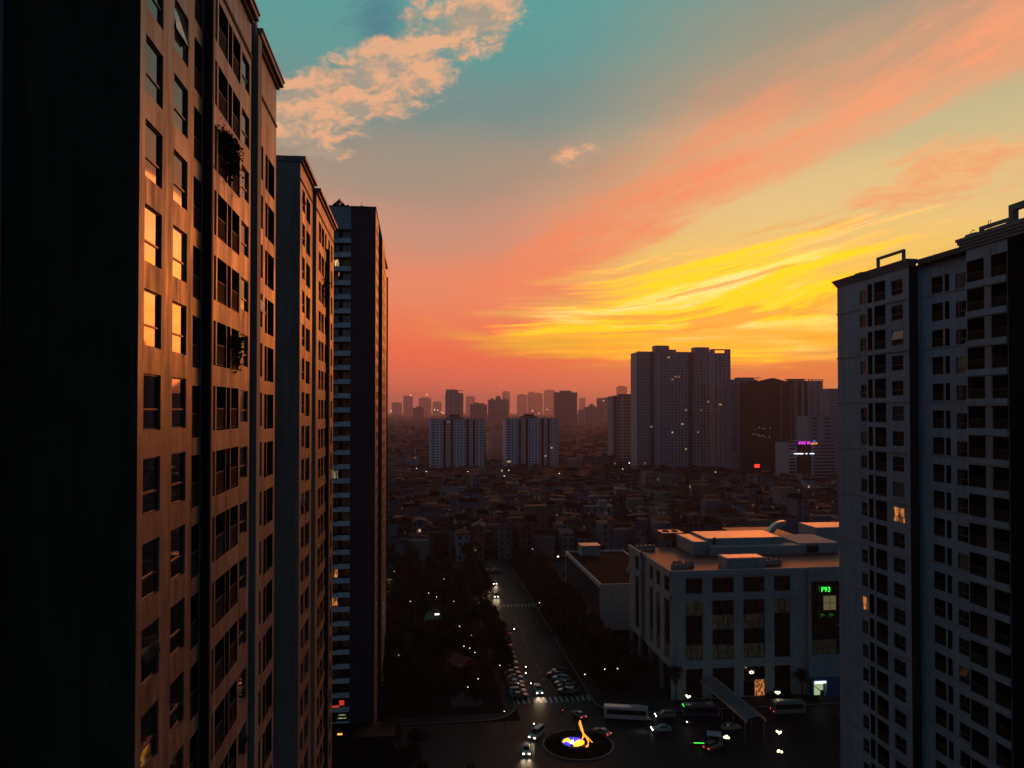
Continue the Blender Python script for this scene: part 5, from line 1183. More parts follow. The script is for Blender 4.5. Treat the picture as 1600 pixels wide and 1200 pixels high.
def car(label, x, y, heading, colour, kind='sedan', front=False, rear=False, group=None, cat='car', roofm=None, full=True):
    """heading: direction the car faces, degrees from +y clockwise"""
    P = PROF[kind]; T = thing('parked_car' if group else 'moving_car', label, cat, (x, y, .006), R(-heading), group); W = P['W']; hw = W / 2
    key = ('car', kind, colour)
    if key not in _wc:
        b = MB(); pr_ = P['body']; n = len(pr_)
        sec = [(s, k) for s in (-1, -.94, .94, 1) for k in (0,)]
        rows = [[(-hw * (.97 if z > .6 else 1.0), yy, z + (-.05 if z > .6 else 0)) for yy, z in pr_], [(-hw * .86, yy, z + (.03 if z > .6 else -.03)) for yy, z in pr_], [(hw * .86, yy, z + (.03 if z > .6 else -.03)) for yy, z in pr_], [(hw * (.97 if z > .6 else 1.0), yy, z + (-.05 if z > .6 else 0)) for yy, z in pr_]]
        vs = [p for r_ in rows for p in r_]; fs = [(i * n + k, i * n + (k + 1) % n, (i + 1) * n + (k + 1) % n, (i + 1) * n + k) for i in range(3) for k in range(n)] + [tuple(range(n)), tuple(range(3 * n, 4 * n))]
        b.add(vs, fs)
        rf = P['roof']; zt_ = rf[1][1] + .01; b.add([(-hw * .68, rf[1][0] - .05, zt_ - .05), (hw * .68, rf[1][0] - .05, zt_ - .05), (hw * .68, rf[2][0] + .05, rf[2][1] - .04), (-hw * .68, rf[2][0] + .05, rf[2][1] - .04), (-hw * .6, rf[1][0] + .05, zt_ + .05), (hw * .6, rf[1][0] + .05, zt_ + .05), (hw * .6, rf[2][0] - .08, rf[2][1] + .06), (-hw * .6, rf[2][0] - .08, rf[2][1] + .06)], [(0, 1, 2, 3), (4, 5, 6, 7), (0, 1, 5, 4), (1, 2, 6, 5), (2, 3, 7, 6), (3, 0, 4, 7)])
        for s in (-1, 1):
            for k in (0, 2):
                a, c = (rf[0], rf[1]) if k == 0 else (rf[3], rf[2]); b.tube([(s * hw * .84, a[0], a[1]), (s * hw * .68, c[0], c[1] - .03)], .045, 5)
        g_ = MB(); lo, hi = .84, .68
        g_.add([(-hw * lo, rf[0][0], rf[0][1]), (hw * lo, rf[0][0], rf[0][1]), (hw * lo, rf[3][0], rf[3][1]), (-hw * lo, rf[3][0], rf[3][1]), (-hw * hi, rf[1][0], rf[1][1] - .03), (hw * hi, rf[1][0], rf[1][1] - .03), (hw * hi, rf[2][0], rf[2][1] - .03), (-hw * hi, rf[2][0], rf[2][1] - .03)], [(0, 1, 5, 4), (1, 2, 6, 5), (2, 3, 7, 6), (3, 0, 4, 7)])
        wh = MB(); wh.T = Matrix.Rotation(R(90), 4, 'Y'); wh.lathe([(.18, -.1), (.33, -.1), (.34, -.06), (.34, .06), (.33, .1), (.18, .1)], 16)
        ri = MB(); ri.T = Matrix.Rotation(R(90), 4, 'Y'); ri.lathe([(0, .09), (.17, .1), (.2, .07), (.2, -.07), (.17, -.1), (0, -.09)], 12)
        hl = MB(); hl.box(-.2, .2, -.06, .06, -.08, .09)
        _wc[key] = (b.mesh('body', carm[colour]), g_.mesh('window', MT['bluglass']), wh.mesh('wheel', tyre), ri.mesh('rim', MT['steel']))
    bm_, gm_, wm_, rm_ = _wc[key]
    link('body', bm_, T); link('window', gm_, T)
    for sx in (-1, 1):
        for wy in (-P['L'] * .29, P['L'] * .31):
            w_ = link('wheel', wm_, T, (sx * (hw - .1), wy, .34))
            if full: link('rim', rm_, w_)
    yb = P['body']
    for sx in (-1, 1):
        m_ = MT['headl'] if front else MT['rail']; key = ('hl', m_.name)
        if key not in _wc: q = MB(); q.box(-.19, .19, -.05, .07, -.09, .09); _wc[key] = q.mesh('headlight', m_)
        link('headlight', _wc[key], T, (sx * hw * .7, yb[-2][0] - .04, .66))
        m_ = MT['taill'] if rear else mat_tail; key = ('tl', m_.name)
        if key not in _wc: q = MB(); q.box(-.2, .2, -.06, .05, -.1, .1); _wc[key] = q.mesh('tail_light', m_)
        link('tail_light', _wc[key], T, (sx * hw * .72, yb[1][0] + .02, .78))
    if front:
        for sx in (-1, 1):
            l_ = bpy.data.lights.new('headlight_beam', 'SPOT'); l_.energy = 420; l_.color = (1, .72, .42); l_.spot_size = R(62); l_.spot_blend = .7; l_.shadow_soft_size = .08
            lo_ = bpy.data.objects.new('headlight_beam', l_); COL.objects.link(lo_); lo_.parent = T; lo_.location = (sx * hw * .7, yb[-2][0] + .2, .66); lo_.rotation_euler = (R(80), 0, 0)
    return T
mat_tail = mat('tail_lens', (.12, .01, .01), .3, .5)
def g_(px, py): return atZ(px, py, .5)[:2]
X, Y = g_(822, 1172); car('white saloon with headlights on, nearest car at the bottom left of the roundabout', X, Y, 187, 'white', 'sedan', True)
X, Y = g_(839, 1147); car('long white van behind the nearest white saloon by the roundabout', X, Y, 215, 'white', 'van', True, cat='van')
X, Y = g_(841, 1079); car('white car with both headlights lit about to cross the near zebra crossing', X, Y, 180, 'white', 'suv', True)
X, Y = g_(904, 1117); car('dark car with a pale tail seen from behind, above the fire coloured fountain', X, Y, -22, 'silver', 'sedan', False, True)
X, Y = g_(940, 1144); car('silver car with red tail lights right of the fountain', X, Y, -38, 'silver', 'sedan', False, True)
X, Y = g_(1033, 1139); car('white saloon seen from the side in the middle of the junction', X, Y, -88, 'white', 'sedan', True)
X, Y = g_(1039, 1118); car('grey estate car with one lit lamp beside the white coach', X, Y, -86, 'silver', 'suv', True)
X, Y = g_(1142, 1136); car('beige pink car leaving past the end of the canopy', X, Y, 85, 'beige', 'sedan', False, False)
X, Y = g_(761, 915); car('far car with headlights on, leftmost of the two farthest on the street', X, Y, 180, 'grey', 'sedan', True)
X, Y = g_(773, 911); car('far car with headlights on, right hand one of the two farthest on the street', X, Y, 182, 'grey', 'sedan', True)
X, Y = g_(775, 931); car('far car throwing a greenish light on the wet road, nearer than the far pair', X, Y, 181, 'black', 'suv', True)
X, Y = g_(1114, 1166); car('dark taxi near the lamp cluster at the lower right', X, Y, 60, 'grey', 'suv', False, True)
X, Y = g_(763, 893); car('pale car crossing at the far end of the street, left of two', X, Y, 90, 'silver', 'sedan', group='cars at the far end of the street'); X, Y = g_(777, 892); car('pale car crossing at the far end of the street, right of two', X, Y, 90, 'white', 'suv', group='cars at the far end of the street')
left_row = [(750, 930, 'silver', 'sedan'), (752, 937, 'white', 'suv'), (756, 944, 'silver', 'sedan'), (764, 951, 'grey', 'suv'), (767, 957, 'white', 'sedan'), (771, 970, 'silver', 'sedan'), (779, 985, 'grey', 'sedan'), (787, 1001, 'white', 'sedan'), (790, 1010, 'silver', 'suv'), (793, 1020, 'beige', 'sedan'), (795, 1028, 'cream', 'sedan'), (798, 1037, 'white', 'suv'), (799, 1045, 'silver', 'sedan'), (802, 1052, 'red', 'sedan'), (806, 1059, 'white', 'sedan'), (807, 1067, 'white', 'sedan'), (808, 1074, 'red', 'suv'), (810, 1081, 'white', 'suv'), (813, 1087, 'grey', 'sedan')]
ordn = ['farthest', 'second farthest', 'third from the far end', 'fourth from the far end', 'fifth from the far end', 'sixth from the far end', 'seventh from the far end', 'eighth from the far end', 'ninth from the far end', 'tenth from the far end', 'ninth from the crossing', 'eighth from the crossing', 'seventh from the crossing', 'sixth from the crossing', 'fifth from the crossing', 'fourth from the crossing', 'third from the crossing', 'second from the crossing', 'nearest the crossing']
for (px, py, c, k), od in zip(left_row, ordn):
    X, Y = g_(px, py); car('%s %s in the left kerb row, %s' % (c, {'sedan': 'saloon', 'suv': 'off roader'}[k], od), X - .2, Y, 88 + (hash(od) % 7) - 3 if False else 88, c, k, group='cars parked along the left kerb', full=False)
right_row = [(867, 1054, 'silver', 'sedan', 'farthest on the left'), (874, 1050, 'grey', 'suv', 'farthest on the right'), (876, 1061, 'white', 'suv', 'white roofed near the middle'), (885, 1066, 'silver', 'sedan', 'right of the white roofed one'), (879, 1068, 'white', 'sedan', 'before the white roofed one'), (884, 1073, 'grey', 'sedan', 'dark one in the middle front'), (891, 1078, 'black', 'sedan', 'nearest on the right'), (885, 1081, 'grey', 'suv', 'nearest the crossing')]
for px, py, c, k, od in right_row:
    X, Y = g_(px, py); car('%s %s in the cluster right of the road, %s' % (c, {'sedan': 'saloon', 'suv': 'off roader'}[k], od), X, Y, -62, c, k, group='cars parked right of the road', full=False)

def bus(label, x, y, heading, m_, L=9.5, led=None):
    T = thing('coach', label, 'bus', (x, y, .006), R(-heading)); W = 2.45; H = 3.1; b = MB()
    sec = [(-W/2, .4), (-W/2, 1.3), (-W/2 * .96, 2.7), (-W/2 * .8, H), (W/2 * .8, H), (W/2 * .96, 2.7), (W/2, 1.3), (W/2, .4)]; n = len(sec); rows = []
    for yy, sc, dz in ((-L/2, .94, -.06), (-L/2 + .15, 1, 0), (L/2 - .3, 1, 0), (L/2, .93, -.12)): rows.append([(x_ * sc, yy, z + (dz if z > 2 else 0)) for x_, z in sec])
    b.add([p for r_ in rows for p in r_], [(i * n + k, i * n + (k + 1) % n, (i + 1) * n + (k + 1) % n, (i + 1) * n + k) for i in range(3) for k in range(n)] + [tuple(range(n)), tuple(range(3 * n, 4 * n))]); b.build('body', m_, T)
    for s in (-1, 1): q = MB(); q.add([(s * (W/2 + .015), -L/2 + .5, 1.4), (s * (W/2 + .015), L/2 - .6, 1.4), (s * (W/2 * .97 + .015), L/2 - .7, 2.55), (s * (W/2 * .97 + .015), -L/2 + .5, 2.55)], [(0, 1, 2, 3)]); q.build('window', MT['bluglass'], T)
    q = MB(); q.box(-W/2 * .85, W/2 * .85, L/2 - .05, L/2 + .02, 1.2, 2.5); q.build('windscreen', MT['bluglass'], T)
    q = MB(); q.box(-.7, .7, -L/4 - .9, -L/4 + .9, H, H + .22); q.build('roof_unit', MT['rail'], T)
    for sx in (-1, 1):
        for wy in (-L * .3, L * .32): w_ = MB(); w_.T = Matrix.Rotation(R(90), 4, 'Y'); w_.lathe([(0, -.12), (.46, -.13), (.48, 0), (.46, .13), (0, .12)], 16); w_.build('wheel', tyre, T, (sx * (W/2 - .14), wy, .48))
        q = MB(); q.box(-.16, .16, -.04, .05, -.12, .12); q.build('tail_light', MT['taill'], T, (sx * W * .4, -L/2, .95))
        q = MB(); q.box(-.2, .2, -.05, .05, -.1, .1); q.build('headlight', MT['rail'], T, (sx * W * .36, L/2 - .02, .75))
    if led: q = MB(); q.box(-.9, .9, L/2 + .03, L/2 + .1, 2.6, 2.85); q.build('destination_display', led, T)
    return T
X, Y = g_(978, 1120); bus('white coach crossing the junction left of the canopy', X, Y, -75, carm['white'], 10.5)
X, Y = g_(1095, 1116); bus('dark blue bus with a green lit front beside the canopy', X, Y, -83, carm['blue'], 8.5, MT['green'])
X, Y = g_(1231, 1111); bus('parked dark bus with a pale roof right of the canopy', X, Y, 92, mat('pale_green_paint', (.16, .20, .18), .4, .5), 8.0)
gs = thing('gate_barrier', 'green lit barrier beside a small white booth at the lower right', 'barrier', (*atZ(1098, 1168, 0)[:2], .1))
q = MB(); q.box(-2.4, -2.1, -.2, .2, 0, 1.1); q.build('post', MT['black'], gs); q = MB(); q.add([(-2.2, -.05, .95), (.6, -.05, .75), (.6, .05, .75), (-2.2, .05, .95), (-2.2, -.05, 1.1), (.6, -.05, .9), (.6, .05, .9), (-2.2, .05, 1.1)], [(0, 1, 2, 3), (4, 5, 6, 7), (0, 1, 5, 4), (1, 2, 6, 5), (2, 3, 7, 6), (3, 0, 4, 7)]); q.build('arm', MT['green'], gs)
bo = thing('guard_booth', 'small pale guard booth with sloping roof beside the green lit barrier', 'booth', (*atZ(1116, 1164, 0)[:2], .1), R(-20))
q = MB(); q.box(-1.3, 1.3, -1.1, 1.1, 0, 1.0); [q.box(sx, sx + .12, sy, sy + .12, 1.0, 2.4) for sx in (-1.3, 1.18) for sy in (-1.1, .98)]; q.build('wall', MT['white'], bo); q = MB(); q.box(-1.18, 1.18, -1.0, 1.0, 1.0, 2.4); q.build('window', MT['bluglass'], bo)
q = MB(); q.add([(-1.6, -1.4, 2.4), (1.6, -1.4, 2.4), (1.6, 1.4, 2.4), (-1.6, 1.4, 2.4), (-1.4, 0, 3.0), (1.4, 0, 3.0)], [(0, 1, 5, 4), (1, 2, 5), (2, 3, 4, 5), (3, 0, 4), (0, 3, 2, 1)]); q.build('roof', MT['white'], bo)

# motorbikes, each with its rider
def figure_sit(col, name_loc, rz, label):
    me = bpy.data.meshes.new('person'); J = [(0, 0, .82), (0, .06, 1.08), (0, .1, 1.30), (0, .12, 1.42), (0, .15, 1.58), (.17, .1, 1.30), (.27, .3, 1.10), (.26, .52, 1.05), (-.17, .1, 1.30), (-.27, .3, 1.10), (-.26, .52, 1.05), (.12, .02, .80), (.17, .40, .74), (.16, .30, .36), (.16, .42, .30), (-.12, .02, .80), (-.17, .40, .74), (-.16, .30, .36), (-.16, .42, .30)]
    E = [(0, 1), (1, 2), (2, 3), (3, 4), (2, 5), (5, 6), (6, 7), (2, 8), (8, 9), (9, 10), (0, 11), (11, 12), (12, 13), (13, 14), (0, 15), (15, 16), (16, 17), (17, 18)]
    rad = [.15, .15, .16, .06, .115, .075, .055, .045, .075, .055, .045, .1, .085, .06, .05, .1, .085, .06, .05]
    me.from_pydata(J, E, []); o = bpy.data.objects.new('person', me); COL.objects.link(o); o.location = name_loc; o.rotation_euler = (0, 0, rz)
    md = o.modifiers.new('skin', 'SKIN')
    lay = me.skin_vertices[0] if me.skin_vertices else None
    if lay is None: 
        b = bmesh.new(); b.from_mesh(me); b.verts.layers.skin.verify(); b.to_mesh(me); b.free(); lay = me.skin_vertices[0]
    for i, r_ in enumerate(rad): lay.data[i].radius = (r_, r_); lay.data[i].use_root = (i == 0)
    sb = o.modifiers.new('sub', 'SUBSURF'); sb.levels = 1; sb.render_levels = 1
    me.materials.append(col); tag(o, label, 'person'); return o
def motorbike(px, py, heading, label, plabel, front, col):
    X, Y = g_(px, py); T = thing('motorbike', label, 'motorbike', (X, Y, .006), R(-heading), 'motorbikes on the street')
    b = MB(); b.tube([(0, -.7, .6), (0, -.2, .72), (0, .1, .55), (0, .45, .6), (0, .62, .95)], [.12, .16, .15, .12, .07], 8); b.tube([(0, .62, .95), (0, .72, .32)], .05, 6); b.build('body', carm['black'], T)
    s = MB(); s.box(-.13, .13, -.7, .08, .74, .82); s.build('saddle', MT['black'], T); h = MB(); h.tube([(-.32, .5, 1.02), (0, .6, 1.0), (.32, .5, 1.02)], .025, 6); h.build('handlebar', MT['black'], T)
    for wy in (-.6, .72): w_ = MB(); w_.T = Matrix.Rotation(R(90), 4, 'Y'); w_.lathe([(.2, -.05), (.29, -.05), (.3, 0), (.29, .05), (.2, .05)], 14); w_.build('wheel', tyre, T, (0, wy, .3))
    q = MB(); q.lathe([(0, -.16), (.16, 0), (0, .16)], 8, (0, .7, .95)); q.build('headlight', MT['headl'] if front else MT['rail'], T); q = MB(); q.box(-.1, .1, -.8, -.7, .62, .74); q.build('tail_light', MT['taill'] if not front else mat_tail, T)
    figure_sit(col, (X, Y, .006), R(-heading), plabel)
cl = [mat('rider_cloth_%d' % i, c, .8, .3) for i, c in enumerate(((.05, .06, .1), (.12, .03, .03), (.1, .1, .1), (.2, .18, .15)))]
for i, (px, py, hd, fr, where) in enumerate(((803, 984, 180, True, 'next to the red tail lamp up the street'), (797, 989, 0, False, 'showing a red tail lamp up the street'), (821, 1043, 180, True, 'farther of two beside the white parked cars'), (821, 1053, 180, True, 'nearer of two beside the white parked cars'), (829, 1069, 180, True, 'just left of the white car at the zebra crossing'), (878, 1109, 0, False, 'with a red lamp beyond the zebra crossing'), (834, 1132, 185, True, 'behind the white van'), (1078, 1131, -80, True, 'alone in the middle of the forecourt'))):
    motorbike(px, py, hd, 'small motorbike ' + where, 'rider seated on the motorbike ' + where, fr, cl[i % 4])

# ------------------------------------------------------------------ roundabout with its lit fountain
X, Y = 35.9, 171.2
RB = thing('roundabout_island', 'round dark planted roundabout island with a pale kerb', 'roundabout', (X, Y, 0))
k_ = MB(); k_.lathe([(8.0, 0), (8.0, .18), (7.6, .18), (7.6, .02)], 48); k_.build('kerb', MT['concrete'], RB); k_ = MB(); k_.lathe([(7.6, .16), (5, .45), (3, .6), (0, .65)], 40); k_.build('planting_bed', MT['soil'], RB)
random.seed(3); sm = MB()
for _ in range(1600):
    a = random.uniform(0, 6.283); r_ = 7.4 * math.sqrt(random.random()); 
    if r_ < 3.6: continue
    p = Vector((r_ * math.cos(a), r_ * math.sin(a), .5 + random.uniform(0, .35))); s = random.uniform(.1, .22); u = Vector((random.uniform(-1, 1), random.uniform(-1, 1), random.uniform(-1, 1))).normalized() * s; v_ = u.cross(Vector((.3, .2, 1))).normalized() * s * .6; sm.quad(tuple(p - u), tuple(p - v_), tuple(p + u), tuple(p + v_))
struct(sm.build('ground_cover', MT['leaf'], RB), 'stuff')
fx, fy, _ = atZ(896, 1160, .9)
FT = thing('fountain', 'fountain basin glowing orange blue and white on the roundabout', 'fountain', (fx, fy, .5))
q = MB(); q.lathe([(2.7, 0), (2.7, .55), (2.45, .55), (2.45, .2)], 32); q.build('rim', MT['concrete'], FT)
def water(name, a0, a1, r0, r1, m_):
    w_ = MB(); n = 12; vs = []
    for i in range(n + 1):
        a = R(a0 + (a1 - a0) * i / n)
        for r_, z in ((r0, .42), ((r0 + r1) / 2, .75), (r1, .45)): vs.append((r_ * math.cos(a), r_ * math.sin(a), z + .12 * math.sin(i * 2.1)))
    w_.add(vs, [(i * 3 + k, i * 3 + k + 1, (i + 1) * 3 + k + 1, (i + 1) * 3 + k) for i in range(n) for k in range(2)]); return w_.build(name, m_, FT)
lamp_or = emit('fountain_orange', (1.0, .42, .02), 3.2); lamp_bl = emit('fountain_blue', (.06, .04, 1.0), 1.6); lamp_wh = emit('fountain_white', (1, .92, .85), 2.4)
water('water_jet', -100, 20, .25, 2.4, lamp_or); water('water_jet', 30, 110, .5, 2.4, lamp_bl); water('water_jet', 120, 178, .8, 2.4, lamp_or); water('water_jet', 182, 240, 1.0, 2.4, lamp_bl); water('water_jet', 70, 262, .0, .95, lamp_wh)
for c, en, off_ in (((1, .5, .1), 60, (0, -1, 1.2)), ((.2, .2, 1), 25, (0, 1.3, 1.2))):
    l_ = bpy.data.lights.new('fountain_light', 'POINT'); l_.energy = en; l_.color = c; l_.shadow_soft_size = .3; o = bpy.data.objects.new('fountain_light', l_); COL.objects.link(o); o.parent = FT; o.location = off_
sx, sy, _ = atZ(912, 1168, .5)
SC = thing('sculpture', 'slender orange lit abstract sculpture with a looped foot beside the fountain', 'sculpture', (sx, sy, .5))
lit_or = emit('sculpture_orange', (1.0, .36, .035), 1.5)
q = MB(); q.tube([(.1, 0, 2.6), (-.15, 0, 3.3), (-.5, 0, 4.3), (-.85, 0, 5.4), (-.8, 0, 6.0)], [.12, .22, .3, .3, .12], 8); q.build('arm', lit_or, SC)
q = MB(); q.tube([(-.7, 0, .2), (-.6, 0, 1.3), (-.1, 0, 2.3), (.2, 0, 2.7), (.7, 0, 2.2), (1.1, 0, 1.2), (.95, 0, .4), (.3, 0, -.1)], [.1, .16, .24, .3, .22, .2, .26, .12], 8); q.build('loop', lit_or, SC)
q = MB(); q.lathe([(0, -.32), (.25, -.2), (.32, 0), (.25, .2), (0, .32)], 10, (.05, 0, 2.75)); q.build('knot', lit_or, SC)
lx, ly, _ = atZ(922, 1158, 1.0)
LN = thing('light_wand', 'thin orange lit rod leaning at the right edge of the fountain', 'light', (lx, ly, .5)); q = MB(); q.tube([(-.5, 0, 1.4), (.5, 0, .2)], [.07, .12], 6); q.build('rod', lit_or, LN); q = MB(); q.box(.3, .7, -.2, .2, 0, .2); q.build('foot', MT['black'], LN)

# ------------------------------------------------------------------ lamps
def globe_lamp(px, py, label, h=4.2, n=4, group='globe lamps on the forecourt', z=None):
    x, y, _ = atZ(px, py, h); T = thing('globe_lamp', label, 'street lamp', (x, y, .1), random.uniform(0, 3), group)
    p = MB(); p.tube([(0, 0, 0), (0, 0, .6), (0, 0, h)], [.14, .07, .05], 8); p.build('pole', MT['black'], T)
    for k in range(n):
        a = k * 6.283 / n; c = (.42 * math.cos(a), .42 * math.sin(a), h + .12 * (k % 2)); ar = MB(); ar.tube([(0, 0, h - .2), (c[0], c[1], h - .25), (c[0], c[1], c[2] - .1)], .025, 5); ar.build('arm', MT['black'], T)
        gl = MB(); gl.lathe([(0, -.24), (.17, -.17), (.24, 0), (.17, .17), (0, .24)], 12, c); gl.build('globe', MT['lampy'], T, smooth=True)
    l_ = bpy.data.lights.new('globe_light', 'POINT'); l_.energy = 45; l_.color = (1, .85, .5); l_.shadow_soft_size = .4; o = bpy.data.objects.new('globe_light', l_); COL.objects.link(o); o.parent = T; o.location = (0, 0, h + .6)
globe_lamp(1135, 1153, 'lit four globe lamp post above the green barrier'); globe_lamp(1217, 1145, 'lit three globe lamp post, upper of two at the lower right', n=3); globe_lamp(1218, 1175, 'lit three globe lamp post, lower of two at the lower right', n=3)
globe_lamp(1075, 1089, 'lit globe lamp post at the left corner of the mall', n=3); globe_lamp(1215, 1083, 'lit globe lamp post right of the foyer door'); 
def pole_lamp(px, py, h, label, group, bulb=.16, m_=None, light=0):
    x, y, _ = atZ(px, py, h); T = thing('street_lamp', label, 'street lamp', (x, y, .05), 0, group); p = MB(); p.tube([(0, 0, 0), (0, 0, h)], [.09, .05], 6); p.build('pole', MT['black'], T)
    b = MB(); b.lathe([(0, -bulb * .6), (bulb, 0), (bulb * .6, bulb * .6), (0, bulb * .7)], 8, (0, 0, h)); b.build('lamp_head', m_ or MT['lampw'], T)
    if light: l_ = bpy.data.lights.new('lamp_light', 'POINT'); l_.energy = light; l_.color = (.9, 1, .6); l_.shadow_soft_size = .3; o = bpy.data.objects.new('lamp_light', l_); COL.objects.link(o); o.parent = T; o.location = (0, 0, h - .5)
park = [(616, 893), (641, 940), (599, 1008), (623, 1024), (694, 905), (682, 933), (670, 927), (709, 940), (718, 979), (736, 993), (725, 1010), (734, 1013), (742, 1020), (747, 1061), (731, 1074), (781, 1040), (603, 932), (788, 1112), (560, 1148), (574, 1142), (521, 1171)]
spotw = ['top left of the park by the navy tower', 'below and right of the first park lamp', 'low beside the foot of the third tower', 'right of the lamp by the third tower foot', 'highest lamp right of the park dome', 'upper right of the park dome', 'just above the park dome', 'among kerb trees right of the dome', 'halfway down the kerb trees', 'below the halfway kerb tree lamp', 'left of the trio above the red tent', 'middle of the trio above the red tent', 'right of the trio above the red tent', 'right and below the red tent', 'straight below the red tent', 'tucked in the kerb trees by the parked cars', 'beside the lit brown kiosk near the third tower', 'on the pavement corner left of the near crossing', 'yellow lamp at the foot of the third tower', 'right of the yellow one at the third tower', 'lowest lamp near the bottom left of the view']
for (px, py), w_ in zip(park, spotw): pole_lamp(px, py, 9.3 if py < 1060 else 4.5, 'small lamp on a thin post, ' + w_, 'small lamps in the park and along the kerb', .13, MT['lampy'] if 'yellow lamp' in w_ else None)
pole_lamp(735, 860, 9, 'leaning bright lamp at the far end of the street, upper of two', 'lamps at the far end of the street', .34); pole_lamp(743, 880, 7, 'bright lamp at the far end of the street, lower of two', 'lamps at the far end of the street', .36)
for (px, py), w_ in zip(((945, 1046), (914, 1054), (965, 1045), (851, 901), (832, 858), (843, 942)), ('right of the parked cluster', 'left of the lamp right of the parked cluster', 'farthest right toward the mall flank', 'among trees left of the white hall', 'in the houses left of the white hall', 'half hidden in trees right of the street')): pole_lamp(px, py, 7.5, 'small lamp right of the street, ' + w_, 'lamps on the right of the street', .15)
city = [(651, 732), (666, 737), (731, 737), (795, 735), (781, 745), (788, 744), (685, 787), (714, 755), (706, 768), (874, 740), (866, 747), (904, 797), (973, 733), (983, 735), (1155, 726), (1197, 725), (1300, 766), (1118, 738), (872, 870), (935, 876), (1250, 770)]
cw_ = ['far left below the left slab block', 'at the left foot of the left slab block', 'at the right foot of the left slab block', 'at the left foot of the right slab block', 'left of the pair between the slab blocks', 'right of the pair between the slab blocks', 'alone in the dark houses at the left', 'low centre of the left houses', 'left of the low centre lamp', 'at the right foot of the right slab block', 'just below the right slab block', 'among houses below the ribbed tower', 'left foot of the office block with the pink sign', 'right foot of the office block with the pink sign', 'left of the red square sign', 'right of the red square sign', 'far right beside the right tower', 'at the podium of the tallest high rise', 'left of the white hall roof', 'above the far corner of the white hall', 'among houses right of the red sign']
for (px, py), w_ in zip(city, cw_): pole_lamp(px, py, 11, 'distant white street lamp, ' + w_, 'distant street lamps in the old quarter', .45)
far_l = [(642, 618), (667, 617), (684, 641), (690, 644), (693, 646), (611, 642), (832, 642), (842, 646), (855, 640), (868, 640), (870, 648), (679, 640), (832, 650), (943, 626)]
for i, (px, py) in enumerate(far_l): 
    Yl = 2600.0; x, y_, z = atY(px, py, Yl); z = max(z, 12)
    T = thing('mast_lamp', 'pin point of light on a tall mast near the hazy horizon', 'mast lamp', (x, Yl, 0), 0, 'far mast lamps'); p = MB(); p.tube([(0, 0, 0), (0, 0, z)], .3, 5); p.build('pole', MT['black'], T); b = MB(); b.lathe([(0, -1.3), (1.5, 0), (0, 1.3)], 8, (0, 0, z)); b.build('lamp_head', MT['lampw'], T)
ss = thing('shop_strip', 'small row of red and white lit shop signs between the two slab blocks', 'sign', atY(777, 738, 905)); q = MB(); q.box(-4, -.5, 0, .3, -.6, .6); q.build('white_panel', MT['palelit'], ss); q = MB(); q.box(0, 4.5, 0, .3, -.7, .7); q.build('red_panel', MT['signred'], ss); q = MB(); q.box(5, 8, 0, .3, -.6, .6); q.build('blue_panel', MT['signblue'], ss); q = MB(); q.box(-4.5, 8.5, .35, .6, -1, 1); q.build('backing', MT['black'], ss)

# park dome with its lamp, red tent, lit shops at the foot of the third tower
dx, dy, _ = atZ(677, 968, 2)
DM = thing('play_dome', 'teal shell shaped dome in the dark park beside a bright lamp', 'dome', (dx, dy, .1), R(-25)); mb = MB(); n = 12; vs = []
for i in range(n + 1):
    for j in range(9):
        a = R(180 * i / n); e_ = R(92 * j / 8); vs.append((3.4 * math.cos(a) * math.cos(e_) , 3.0 * math.sin(a) * math.cos(e_), 1.2 + 4.4 * math.sin(e_)))
mb.add(vs, [(i * 9 + j, i * 9 + j + 1, (i + 1) * 9 + j + 1, (i + 1) * 9 + j) for i in range(n) for j in range(8)]); mb.build('shell', mat('teal_fabric', (.10, .26, .32), .5, .4, var=.4, vscale=1.2), DM)
for a in (0, 60, 120, 180): c = MB(); c.tube([(3.3 * math.cos(R(a)), 2.9 * math.sin(R(a)), 0), (3.3 * math.cos(R(a)), 2.9 * math.sin(R(a)), 1.3)], .08, 6); c.build('leg', MT['steel'], DM)
lx, ly, _ = atZ(683, 985, 0)
LP = thing('park_lamp', 'bright double headed park lamp on a tall pole below the teal dome', 'street lamp', (lx, ly, .1)); p = MB(); p.tube([(0, 0, 0), (0, 0, 5.2)], [.1, .06], 8); p.build('pole', MT['steel'], LP)
for s in (-.5, .35): b = MB(); b.lathe([(0, -.3), (.34, -.12), (.36, .1), (0, .3)], 12, (s, 0, 5.35)); b.build('lamp_head', MT['lampw'], LP)
l_ = bpy.data.lights.new('park_light', 'POINT'); l_.energy = 220; l_.color = (1, .92, .6); l_.shadow_soft_size = .3; o = bpy.data.objects.new('park_light', l_); COL.objects.link(o); o.parent = LP; o.location = (0, -.3, 6.0)
tx, ty, _ = atZ(722, 1052, 0)
TN = thing('tent', 'dark red pitched tent roof on slim posts among the park trees', 'tent', (tx, ty, .12), R(32)); q = MB(); q.add([(-3.2, -3.4, 3.0), (3.2, -3.4, 3.0), (3.2, 3.4, 3.0), (-3.2, 3.4, 3.0), (0, -3.2, 5.2), (0, 3.2, 5.2)], [(0, 4, 5, 3), (1, 2, 5, 4), (0, 1, 4), (2, 3, 5)]); q.build('roof', mat('red_canvas', (.42, .035, .03), .6, .3, var=.3, vscale=.8), TN)
for sx_ in (-3.1, 3.1):
    for sy_ in (-3.3, 3.3): c = MB(); c.tube([(sx_, sy_, 0), (sx_, sy_, 3.0)], .07, 6); c.build('leg', MT['steel'], TN)
q = MB(); q.tube([(-3.2, -3.4, 3.0), (0, -3.2, 5.2), (3.2, -3.4, 3.0)], .08, 6); q.build('edge_pole', MT['rail'], TN)
